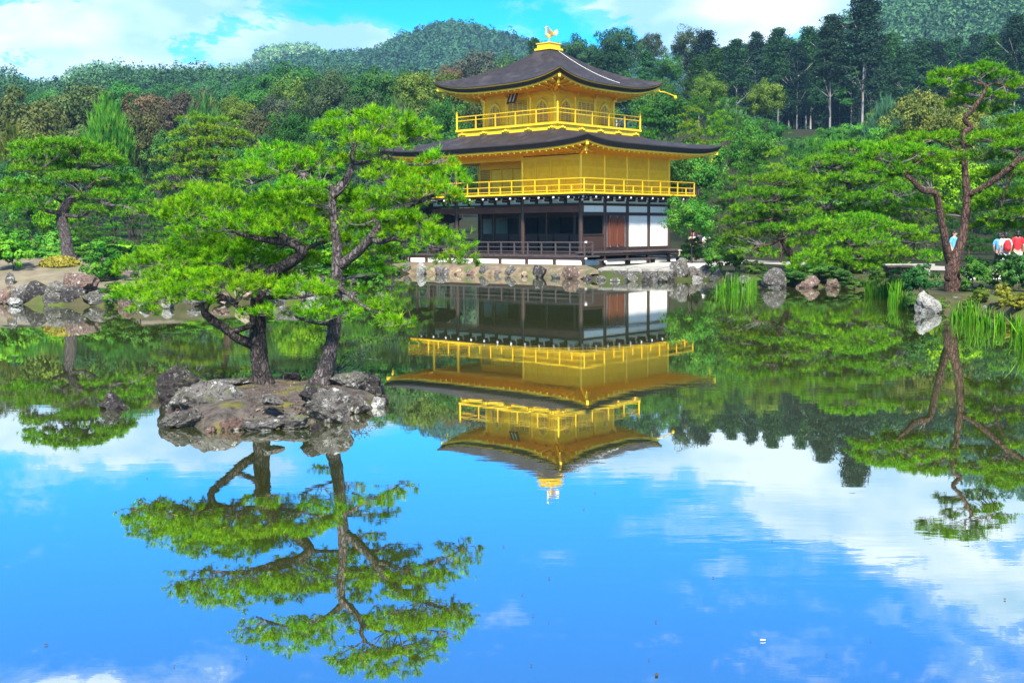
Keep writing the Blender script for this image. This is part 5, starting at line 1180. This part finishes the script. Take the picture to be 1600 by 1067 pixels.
def row(xs0, xs1, step, tops, Y, dY, w, kinds, cols, lab, grp, jit=14, clear=None):
    rg = random.Random(xs0*3 + Y); x = xs0
    tx = [t[0] for t in tops]; ty = [t[1] for t in tops]
    while x <= xs1:
        px = x + rg.uniform(-.25, .25)*step; yt = float(np.interp(px, tx, ty)) + rg.uniform(-jit*.4, jit)
        kd = rg.choice(kinds); c = rg.choice(cols)
        nm = {'round': 'broadleaf tree', 'pine': 'layered pine', 'cedar': 'tall straight cedar', 'brush': 'feathery young pine', 'shrub': 'leafy shrub'}[kd]
        cn = {OL: 'olive', OL2: 'olive brown', GO: 'grey olive', MG: 'mid green', DG: 'dark green', DK: 'blackish green', BR: 'brown', BG: 'blue green', YG: 'yellow green', TE: 'teal green', PGREEN: 'bright green'}.get(c, 'green')
        tree(px, yt, w*rg.uniform(.85, 1.25), Y + rg.uniform(-dY, dY), kd, c, f'{cn} {nm} in {lab} near {nearest(px)}', grp, cat='shrub' if kd == 'shrub' else 'tree')
        x += step*rg.uniform(.85, 1.15)
G1, G2, G3, G4 = 'trees of the woods behind the grassy bank', 'trees behind the pavilion', 'trees on the slope below the cedars', 'cedars on the hillside'
row(-60, 900, 46, [(-60, 128), (100, 138), (200, 122), (330, 118), (450, 112), (600, 112), (700, 108), (780, 95), (850, 92), (900, 75)], 225, 14, 62, ['round'], [DG, DK, TE, TE], 'the back woods', 'trees in the back rows', 10)
row(-60, 860, 62, [(-60, 160), (100, 165), (250, 160), (400, 130), (460, 120), (600, 125), (740, 110), (860, 110)], 152, 10, 84, ['round', 'round', 'brush'], [DG, DG, OL, MG], 'the middle woods', 'trees in the middle rows')
row(-60, 760, 62, [(-60, 190), (60, 200), (250, 190), (350, 185), (450, 172), (560, 172), (640, 165), (760, 190)], 102, 7, 84, ['round', 'round', 'brush'], [DG, OL, GO, BG], WL, G1)
row(-60, 760, 60, [(-60, 245), (60, 255), (160, 240), (230, 235), (330, 235), (430, 210), (520, 215), (620, 205), (760, 230)], 84, 5, 84, ['round', 'pine', 'round'], [DG, BG, DK, MG], WL, G1)
row(-60, 700, 62, [(-60, 300), (40, 310), (130, 300), (220, 262), (300, 285), (420, 270), (560, 270), (700, 290)], 71, 3, 92, ['pine', 'pine', 'round'], [MG, DG, PGREEN, MG], 'the bank woods', 'trees of the far bank front')
row(-70, 620, 52, [(-60, 345), (40, 352), (150, 350), (250, 340), (400, 340), (560, 335), (620, 345)], 59, 2.5, 84, ['pine', 'shrub', 'pine'], [PGREEN, MG, MG], 'the low bank growth', 'low growth of the far bank')
row(1090, 1720, 16, [(1090, 62), (1130, 56), (1200, 52), (1250, 56), (1330, 60), (1400, 62), (1460, 64), (1520, 64), (1600, 50), (1720, 40)], 205, 16, 64, ['cedar'], [DK, DK, DG, (.02, .05, .03)], 'the cedar stand', G4, 26)
row(1100, 1720, 26, [(1090, 82), (1200, 72), (1330, 78), (1500, 90), (1720, 70)], 250, 12, 76, ['cedar'], [DK, DK], 'the rear cedar rows', 'cedars in the rear rows', 14)
row(870, 1090, 34, [(870, 95), (960, 75), (1090, 78)], 176, 8, 60, ['round', 'cedar'], [DK, DG, TE], WP, G2)
row(1010, 1250, 50, [(1010, 130), (1060, 135), (1130, 150), (1170, 160), (1220, 195), (1250, 212)], 112, 5, 74, ['round', 'round', 'pine'], [MG, DG, MG], WR_, G3, 8)
row(1255, 1720, 52, [(1250, 216), (1290, 214), (1340, 196), (1380, 178), (1500, 190), (1600, 180), (1720, 180)], 112, 5, 74, ['round', 'pine', 'brush'], [MG, BG, MG], WR_, G3, 8)
row(1010, 1720, 54, [(1010, 165), (1080, 165), (1150, 172), (1220, 210), (1300, 228), (1380, 215), (1500, 205), (1600, 200), (1720, 200)], 92, 4, 84, ['pine', 'pine', 'round'], [MG, BG, PGREEN, YG], 'the green canopy', 'canopy trees beside the pavilion', 10)
row(1040, 1720, 58, [(1040, 220), (1120, 200), (1200, 228), (1280, 240), (1350, 245), (1450, 235), (1550, 235), (1720, 220)], 77, 3, 92, ['pine', 'pine', 'round'], [MG, PGREEN, MG, DG], 'the path pines', 'pines behind the visitor path', 10)
row(1090, 1720, 60, [(1090, 300), (1150, 285), (1250, 300), (1350, 300), (1450, 300), (1550, 280), (1720, 270)], 66, 2, 96, ['pine', 'pine', 'round'], [DG, MG, DG], 'the dark path growth', 'growth along the visitor path', 12)
row(1090, 1720, 15, [(1090, 80), (1330, 80), (1720, 70)], 228, 8, 76, ['cedar'], [DK], 'the rear cedar rows', 'cedars in the rear rows', 20)
row(1080, 1720, 16, [(1080, 110), (1300, 110), (1720, 100)], 290, 10, 90, ['cedar'], [DK], 'the deepest cedar rows', 'cedars in the deepest rows', 20)
row(170, 580, 30, [(170, 372), (260, 380), (400, 385), (580, 392)], 52, 2.0, 74, ['pine', 'shrub', 'shrub'], [PGREEN, MG, MG, (.09, .24, .02)], 'the bank thicket', 'thicket behind the island', 14)
row(170, 540, 34, [(170, 415), (260, 425), (400, 425), (540, 420)], 46.5, 1.2, 60, ['shrub'], [MG, (.09, .24, .02), DG], 'the waterline thicket', 'low thicket behind the island', 14)
row(1110, 1720, 32, [(1110, 128), (1160, 158), (1220, 196), (1260, 206), (1310, 190), (1360, 168), (1500, 165), (1720, 160)], 148, 8, 60, ['round', 'round', 'brush'], [MG, DG, BG, OL], 'the cedar undergrowth', 'undergrowth below the cedars', 16)
row(-60, 180, 34, [(-60, 372), (60, 376), (180, 372)], 52, 1.5, 70, ['shrub', 'shrub', 'pine'], [MG, PGREEN, (.09, .24, .02)], 'the lawn edge thicket', 'thicket behind the lawn', 14)
row(860, 1100, 42, [(860, 130), (960, 118), (1040, 112), (1100, 118)], 140, 6, 76, ['round', 'pine'], [MG, DG, BG], 'the woods close behind', G2)
row(1100, 1340, 30, [(1100, 74), (1220, 70), (1340, 82)], 216, 6, 60, ['round'], [DK, DG, DK], 'the cedar stand gaps', 'broadleaf trees among the cedars', 14)
tree(1082, 368, 46, 65, 'shrub', (.05, .13, .025), 'dark rounded shrub before the visitors beside the pavilion', None, cat='shrub'); tree(1112, 374, 34, 64.5, 'shrub', (.06, .16, .025), 'small shrub at the end of the bamboo rail', None, cat='shrub')
# shrubs of the right bank
def bush(px, py, w, h, col, label, group=None, z=.4, kind='shrub'):
    p = gpt(px, py); return tree(px, py - h, w, p[1], kind, col, label, group, zb=p[2] - .05, cat='shrub')
for (px, py, w, h, c, lb) in [
    (1440, 468, 60, 60, (.03, .10, .02), 'dark glossy shrub beside the red pine trunk'), (1405, 455, 46, 40, (.04, .12, .02), 'green shrub behind the reeds'), (1522, 456, 64, 56, (.05, .14, .02), 'mid green shrub beside the red pine'),
    (1560, 452, 80, 58, (.05, .14, .025), 'leafy shrub below the visitors'), (1594, 456, 64, 66, (.045, .13, .03), 'tall leafy shrub at the end of the low wall'), (1566, 476, 34, 34, (.24, .24, .03), 'yellowish small leaved shrub above the dark boulder'),
    (1530, 474, 34, 16, (.10, .15, .02), 'low mossy shrub beside the dark boulder'), (1590, 482, 44, 18, (.16, .17, .02), 'low yellow green ground shrub'), (1310, 446, 60, 30, (.05, .11, .02), 'dark low shrub behind the reddish boulder'),
    (1280, 436, 50, 26, (.06, .15, .02), 'green shrub behind the row of three boulders'), (1370, 440, 36, 24, (.06, .12, .02), 'small shrub beside the white boulder'), (1120, 424, 46, 44, (.07, .18, .02), 'bright small pine shrub at the end of the gravel court'),
    (1150, 424, 40, 36, (.06, .15, .02), 'green shrub behind the landing stones'), (1180, 428, 40, 22, (.05, .12, .02), 'low shrub along the court edge'),
    (1240, 444, 60, 24, (.05, .13, .02), 'low leafy shrub under the leaning pine'), (1336, 453, 50, 18, (.06, .14, .02), 'low fern like shrub beside the reddish boulder'), (1384, 464, 40, 16, (.07, .15, .02), 'low moss shrub behind the reed bed'),
    (1428, 484, 34, 20, (.05, .13, .02), 'small shrub beside the lichened boulder'), (1470, 488, 30, 14, (.08, .14, .02), 'mossy tuft shrub below the red pine'), (1515, 488, 30, 14, (.09, .15, .02), 'mossy tuft shrub beside the rounded grey boulder'), (1200, 444, 40, 18, (.05, .13, .02), 'low shrub behind the largest grey boulder'),
    (18, 424, 70, 64, (.12, .34, .02), 'bright yellow green shrub on the bank'), (160, 440, 70, 60, (.05, .15, .015), 'green pine shrub beside the bank stones'), (180, 474, 60, 34, (.05, .14, .015), 'overhanging shrub above the bank waterline'),
    (215, 440, 60, 60, (.05, .14, .02), 'mid green shrub on the bank'), (580, 418, 50, 44, (.04, .11, .02), 'dark shrub near the fishing deck'), (545, 432, 50, 40, (.05, .13, .02), 'shrub at the mouth of the inlet')]:
    bush(px, py, w, h, c, lb)
def clipped(px, py, w, h, col, label):
    p = gpt(px, py); s = p[1]/F; rg = np.random.default_rng(3); n = 2600; d = rg.normal(size=(n, 3)); d[:, 2] = np.abs(d[:, 2]); d /= np.linalg.norm(d, axis=1, keepdims=True)
    P = d*np.array([w*s/2, w*s*.4, h*s])*rg.uniform(.85, 1.02, (n, 1)); V, Fc = leaf_cloud(P, d, .05, rg, True, .6)
    tag(link('clipped_shrub', npmesh('clipped_shrub', V, Fc, LEAF, np.repeat(np.clip(rg.normal(.5, .2, n), 0, 1), 4)), None, tuple(p), color=col), label, 'shrub')
clipped(94, 416, 64, 16, (.24, .22, .035), 'low clipped golden moss cushion at the foot of the bank pine')

# ------------------------------------------------------------------ reeds, visitors and small things
def reeds(px, py, w, h, n, label, seed, group=None):
    p = wat(px, py); s = p[1]/F; rg = np.random.default_rng(seed); V = []; Fs = []
    for k in range(n):
        q = rg.normal(0, .5); x = np.clip(q, -1, 1)*w*s/2; y = rg.uniform(-.5, .5)*w*s*.5; H = h*s*rg.uniform(.35, 1.1); a = rg.uniform(0, 6.28); ln = H*abs(rg.normal(0, .22))+.01; wd = rg.uniform(.007, .013)*1.3
        dx, dy = math.cos(a)*ln, math.sin(a)*ln; ta = rg.uniform(0, 3.14); ex, ey = math.cos(ta)*wd, math.sin(ta)*wd; o = len(V)
        for (t, ww) in ((0, 1), (.45, .9), (.8, .55), (1.0, .05)): V += [(x + dx*t*t - ex*ww, y + dy*t*t - ey*ww, -.15 + (H+.15)*t*(1-.08*t)), (x + dx*t*t + ex*ww, y + dy*t*t + ey*ww, -.15 + (H+.15)*t*(1-.08*t))]
        Fs += [(o, o+1, o+3, o+2), (o+2, o+3, o+5, o+4), (o+4, o+5, o+7, o+6)]
    T = np.repeat(np.clip(rg.normal(.45, .28, n), 0, 1), 8)
    tag(link('reed_clump', npmesh('reed_clump', np.array(V), Fs, LEAF, T), None, tuple(p), color=(.065, .21, .008)), label, 'reeds', group)
reeds(1150, 458, 46, 36, 130, 'bright green reed clump standing in the water beside the landing stones', 1)
reeds(1172, 456, 22, 30, 50, 'reed clump next to the grey boulder row', 2)
reeds(1128, 458, 20, 26, 40, 'thin reed clump nearest to the landing', 3)
reeds(1207, 448, 14, 24, 36, 'small tuft of reeds behind the largest grey boulder', 4)
for i, (x, y, w, h) in enumerate([(1362, 462, 22, 36), (1382, 466, 24, 40), (1400, 474, 26, 42), (1412, 482, 22, 30)]): reeds(x, y, w, h, 90, 'tall reed clump between the white boulder and the lichened boulder', 10+i, 'reeds before the dark shrub')
for i, (x, y, w, h) in enumerate([(1498, 500, 26, 34), (1518, 506, 28, 42), (1538, 512, 28, 38), (1562, 514, 20, 34), (1588, 522, 14, 36), (1600, 545, 16, 52)]): reeds(x, y, w, h, 70, 'tall reed clump in the water below the dark rounded boulder', 20+i, 'reeds below the red pine')

SKIN = pmat('skin', (.45, .27, .19), rough=.6); HAIR = pmat('black_hair', (.012, .010, .010), rough=.5)
def cloth(n, c): return pmat(n, tuple(.85*v for v in c), c, rough=.85, scale=9, bump=.15, bscale=40)
CW, CR, CB, CK, CN, CO, CP = cloth('white_cloth', (.75, .75, .74)), cloth('red_cloth', (.60, .02, .03)), cloth('blue_cloth', (.10, .35, .70)), cloth('dark_cloth', (.03, .03, .04)), cloth('beige_cloth', (.42, .36, .28)), cloth('orange_cloth', (.75, .30, .03)), cloth('pink_cloth', (.75, .20, .26))
def skinned(name, verts, edges, radii, mat, parent, root=0):
    me = bpy.data.meshes.new(name); me.from_pydata(verts, edges, []); o = link(name, me, parent)
    o.modifiers.new('skin', 'SKIN'); sv = me.skin_vertices[0] if me.skin_vertices else None
    if sv is None:
        bpy.context.view_layer.objects.active = o; bpy.ops.mesh.customdata_skin_add(); sv = me.skin_vertices[0]
    for i, r_ in enumerate(radii): sv.data[i].radius = (r_, r_) if not isinstance(r_, tuple) else r_
    sv.data[root].use_root = True
    ss = o.modifiers.new('sub', 'SUBSURF'); ss.levels = 2; ss.render_levels = 2
    me.materials.append(mat)
    return o
def person(px, pfoot, Y, ht, face, label, top, low, hat=None, arm=.0, long_=False):
    """standing visitor; one continuous body, clothes and hair over it"""
    t = at(px, pfoot, Y); gz = float(ground_z(np.array([t[0]]), np.array([Y]))[0]); k = ht/1.7
    r = link('person', None, None, (t[0], Y, gz + .02), (0, 0, face)); tag(r, label, 'person', 'visitors on the path'); r.scale = (k, k, k)
    v = [(0, 0, .92), (0, 0, 1.10), (0, .01, 1.32), (0, 0, 1.44), (0, -.01, 1.52), (0, -.02, 1.60), (0, -.01, 1.68),
         (.10, 0, .86), (.11, -.01, .48), (.11, .01, .08), (.12, -.12, .03), (-.10, 0, .86), (-.11, .03, .48), (-.11, .05, .08), (-.12, -.07, .03),
         (.17, 0, 1.40), (.23, .02, 1.14), (.22, -.10-arm, .94+arm), (.21, -.15-arm*1.2, .87+arm*1.3), (-.17, 0, 1.40), (-.23, .02, 1.14), (-.23, -.08, .92), (-.22, -.11, .84)]
    e = [(0, 1), (1, 2), (2, 3), (3, 4), (4, 5), (5, 6), (0, 7), (7, 8), (8, 9), (9, 10), (0, 11), (11, 12), (12, 13), (13, 14), (3, 15), (15, 16), (16, 17), (17, 18), (3, 19), (19, 20), (20, 21), (21, 22)]
    rd = [(.145, .10), (.13, .09), (.16, .10), (.08, .07), (.05, .05), (.082, .095), (.06, .07), .085, .06, .04, .035, .085, .06, .04, .035, .06, .045, .035, .03, .06, .045, .035, .03]
    skinned('body', v, e, rd, SKIN, r)
    # clothes
    sv_ = [(0, 0, .90), (0, 0, 1.10), (0, .01, 1.32), (0, 0, 1.43), (.18, 0, 1.39), (.24, .02, 1.18), (-.18, 0, 1.39), (-.24, .02, 1.18)]
    skinned('shirt', sv_, [(0, 1), (1, 2), (2, 3), (3, 4), (4, 5), (3, 6), (6, 7)], [(.17, .125), (.155, .115), (.185, .125), (.095, .085), .078, .062, .078, .062], top, r)
    lz = .10 if long_ else .50
    skinned('trousers', [(0, 0, .95), (.10, 0, .84), (.11, -.01, lz), (-.10, 0, .84), (-.11, .03, lz)], [(0, 1), (1, 2), (0, 3), (3, 4)], [(.16, .12), .108, .085, .108, .085], low, r)
    link('hair', MB().ball((0, .02, 1.655), (.098, .112, .10), 12, 8).ball((0, .07, 1.58), (.085, .06, .10), 10, 6).mesh('hair', hat or HAIR, True), r)
    # face: nose, eyes, mouth, ears
    link('face', MB().ball((0, -.118, 1.60), (.014, .02, .022), 6, 5).ball((.034, -.103, 1.63), (.014, .008, .009), 6, 4).ball((-.034, -.103, 1.63), (.014, .008, .009), 6, 4).ball((0, -.10, 1.555), (.028, .010, .008), 6, 4).ball((.088, .0, 1.61), (.012, .022, .032), 6, 5).ball((-.088, .0, 1.61), (.012, .022, .032), 6, 5).mesh('face', SKIN, True), r)
    # hands: palm, four fingers, thumb
    for (hx, hy, hz) in ((.21, -.16-arm*1.2, .85+arm*1.3), (-.22, -.12, .82)):
        mb = MB().ball((hx, hy, hz), (.022, .04, .045), 8, 6)
        for q in range(4): yy = hy - .03 + q*.02; ln = (.065, .078, .074, .058)[q]; mb.tube([(hx, yy, hz-.03), (hx + .004, yy-.003, hz-.03-ln*.55), (hx - (.012 if hx > 0 else -.012), yy-.004, hz-.03-ln)], [.010, .009, .007], 6)
        mb.tube([(hx, hy-.03, hz+.02), (hx - (.01 if hx > 0 else -.01), hy-.055, hz-.005), (hx - (.012 if hx > 0 else -.012), hy-.06, hz-.035)], [.012, .010, .008], 6)
        link('hand', mb.mesh('hand', SKIN, True), r)
    return r, k
def backpack(pr, k, mat, label):
    loc = pr.location; f = pr.rotation_euler[2]
    o = link('backpack', None, None, tuple(loc), (0, 0, f)); o.scale = (k, k, k); tag(o, label, 'backpack')
    pts, rd = smooth_path([(0, .20, .98), (0, .21, 1.12), (0, .21, 1.30), (0, .18, 1.42)], [.12, .145, .14, .07], 4)
    part('bag', MB().tube(pts, rd, 12), mat, o, True)
    part('pocket', MB().ball((0, .32, 1.10), (.10, .05, .10), 10, 6), mat, o, True)
    for s in (-.1, .1): part('strap', MB().tube([(s, .12, 1.42), (s*1.15, .0, 1.49), (s*1.1, -.14, 1.36), (s*1.2, -.08, 1.12), (s, .12, 1.02)], [.018]*5, 6), CK, o)
p1, k1 = person(1570, 408, 46, 1.66, math.pi, 'visitor in white shirt seen from behind carrying a red backpack', CW, CW)
backpack(p1, k1, CR, 'red backpack worn over a white shirt')
person(1589, 405, 46.4, 1.72, math.pi*.95, 'visitor in red shirt and white shorts next to the red backpack', CR, CW)
person(1561, 405, 47.4, 1.62, 2.6, 'visitor in blue shirt behind the red backpack', CB, CK, long_=True)
person(1490, 404, 47.5, 1.7, .6, 'visitor in light blue shirt between the forks of the red pine', CB, CN, long_=True)
person(1371, 408, 48.6, 1.65, 0, 'visitor in orange shirt standing behind the low spreading pine', CO, CW, long_=True)
person(1104, 392, 70, 1.66, 2.9, 'visitor in white clothes by the bamboo rail beside the pavilion', CW, CW, long_=True)
person(1082, 392, 72, 1.66, 3.0, 'visitor with a pink cap among the shrubs beside the pavilion', CN, CK, hat=CP, long_=True)
person(1092, 392, 73, 1.72, 3.3, 'visitor in dark clothes next to the white clad visitor', CK, CK, long_=True)

# bamboo rail, low wall and bench box on the right bank
BAM = pmat('bamboo', (.42, .36, .24), (.58, .52, .38), rough=.6, scale=8)
fr = link('bamboo_rail', None, None, tuple(at(1104, 392, 68)))
fr.location[2] = float(ground_z(np.array([fr.location[0]]), np.array([68.]))[0]); tag(fr, 'low bamboo rail before the visitors beside the pavilion', 'fence')
for x in (-1.6, -.5, .6, 1.7): part('rail_post', MB().tube([(x, 0, -.1), (x, 0, .72)], [.04, .04], 8), BAM, fr)
for z in (.66, .36): part('rail', MB().tube([(-1.7, -.06, z), (1.8, -.06, z)], [.035, .035], 8), BAM, fr)
def gnd(px, Y, py=400): t = at(px, py, Y); return (t[0], Y, float(ground_z(np.array([t[0]]), np.array([Y]))[0]))
lw = link('low_wall', None, None, gnd(1550, 42.0)); tag(lw, 'low white wall with dark posts and a wooden top below the visitors', 'wall')
part('wall_body', MB().box(-.95, 1.8, -.05, .05, -.05, .42), PLASTER, lw); part('wall_top', MB().box(-1.0, 1.85, -.12, .12, .42, .48), GREYWOOD, lw)
for x in (-.5, -.15, .4, .75, 1.3): part('wall_post', MB().box(x-.06, x+.06, -.07, .07, -.05, .42), WOOD, lw)
bx = link('wooden_box', None, None, gnd(1403, 44.0)); tag(bx, 'dark wooden box with overhanging lid behind the reeds', 'box')
part('box_body', MB().box(-.42, .42, -.3, .3, -.05, .42), WOOD, bx); part('box_lid', MB().box(-.52, .52, -.4, .4, .42, .48), WOOD, bx)
bn = link('stone_bench', None, None, gnd(1420, 46.5)); tag(bn, 'pale stone bench beside the dark wooden box', 'bench')
part('bench_top', MB().box(-1.0, 1.0, -.2, .2, .34, .44), PALE, bn)
for x in (-.7, .7): part('bench_leg', MB().box(x-.12, x+.12, -.16, .16, -.05, .34), PALE, bn)

# small leaves and petals floating on the pond
LEAFB = pmat('dead_leaf', (.05, .035, .02), (.10, .07, .03), rough=.8, scale=20); PETAL = pmat('pale_leaf', (.75, .74, .68), rough=.7)
for i, (x, y, w, mt) in enumerate([(1192, 1000, 9, PETAL), (1026, 1054, 12, LEAFB), (858, 903, 4, LEAFB), (1114, 902, 4, LEAFB), (1025, 971, 4, LEAFB), (816, 928, 3, LEAFB), (857, 972, 3, LEAFB), (833, 961, 3, LEAFB), (1014, 1030, 3, LEAFB), (830, 1039, 4, LEAFB),
                                   (1291, 1023, 3, LEAFB), (1570, 936, 5, LEAFB), (1206, 845, 3, LEAFB), (230, 747, 3, LEAFB), (787, 853, 4, LEAFB), (72, 1007, 6, LEAFB), (272, 1040, 4, LEAFB), (912, 795, 4, LEAFB), (385, 1026, 4, LEAFB), (930, 770, 4, LEAFB), (1360, 1000, 3, LEAFB)]):
    p = wat(x, y, .004); s = p[1]/F*w*.5; mb = MB(); P_ = [(s*math.cos(a), s*.42*math.sin(a)*(1 - .3*math.cos(a)), .004) for a in np.linspace(0, 2*math.pi, 13)[:-1]]
    n = len(P_); mb.add([(a, b, c+.002) for a, b, c in P_] + [(a, b, c-.002) for a, b, c in P_], [tuple(range(n)), tuple(range(2*n-1, n-1, -1))] + [(k, n+k, n+(k+1) % n, (k+1) % n) for k in range(n)])
    o = link('floating_leaf', mb.mesh('floating_leaf', mt), None, tuple(p), (0, 0, i*1.3))
    tag(o, 'pale leaf floating on the open blue water' if mt is PETAL else ('dark twig like leaf floating on the open water' if w > 8 else 'tiny dark leaf speck floating on the pond'), 'leaf', None if w > 8 else 'leaf specks on the pond')

# small seedling pine behind the taller trunk
rg0 = np.random.default_rng(77)
b0 = at(528, 588, 16.6)
sdl = link('pine_seedling', None, None, tuple(b0)); tag(sdl, 'small thin leaved sapling growing behind the taller pine trunk', 'sapling')
mb = MB(); mb.tube([(0, 0, -.12), (0, 0, .16)], [.018, .012], 6)
tips = []
for (dx, dz, q) in ((-.62, .26, 0), (-.40, .12, .1), (.42, .33, 0), (.60, .22, .15), (.20, .30, -.2), (.35, .10, .3), (-.25, .3, -.2)):
    pts, rd = smooth_path([(0, 0, .08), (dx*.45, q*.5, .08 + dz*.75), (dx, q, dz)], [.010, .006, .003], 4); mb.tube(pts, rd, 4, False); tips += [np.array(p) for p in pts[3:]]
part('stem', mb, TWIG, sdl)
P_ = np.repeat(np.array(tips), 26, 0) + rg0.normal(0, .05, (len(tips)*26, 3))*np.array([1.3, 1.5, .7]); V, Fc = leaf_cloud(P_, np.tile(np.array([[0, 0, 1.0]]), (len(P_), 1)), .016, rg0, True, .4)
link('leaves', npmesh('leaves', V, Fc, LEAF, np.repeat(np.clip(rg0.normal(.45, .2, len(P_)), 0, 1), 4)), sdl, color=(.035, .11, .03))

# ------------------------------------------------------------------ air
HZ, hnt, hb = newmat('haze_air'); hnt.nodes.remove(hb)
pv = hnt.nodes.new('ShaderNodeVolumePrincipled'); pv.inputs['Color'].default_value = (.32, .62, 1.0, 1); pv.inputs['Density'].default_value = .00025; pv.inputs['Anisotropy'].default_value = .2
hnt.links.new(pv.outputs[0], hnt.nodes['Material Output'].inputs['Volume'])
hz = link('haze', MB().box(-1600, 1600, -460, 1700, -2.0, 190).mesh('haze', HZ)); stuff(hz); hz['label'] = 'thin bluish air between the pond and the hills'
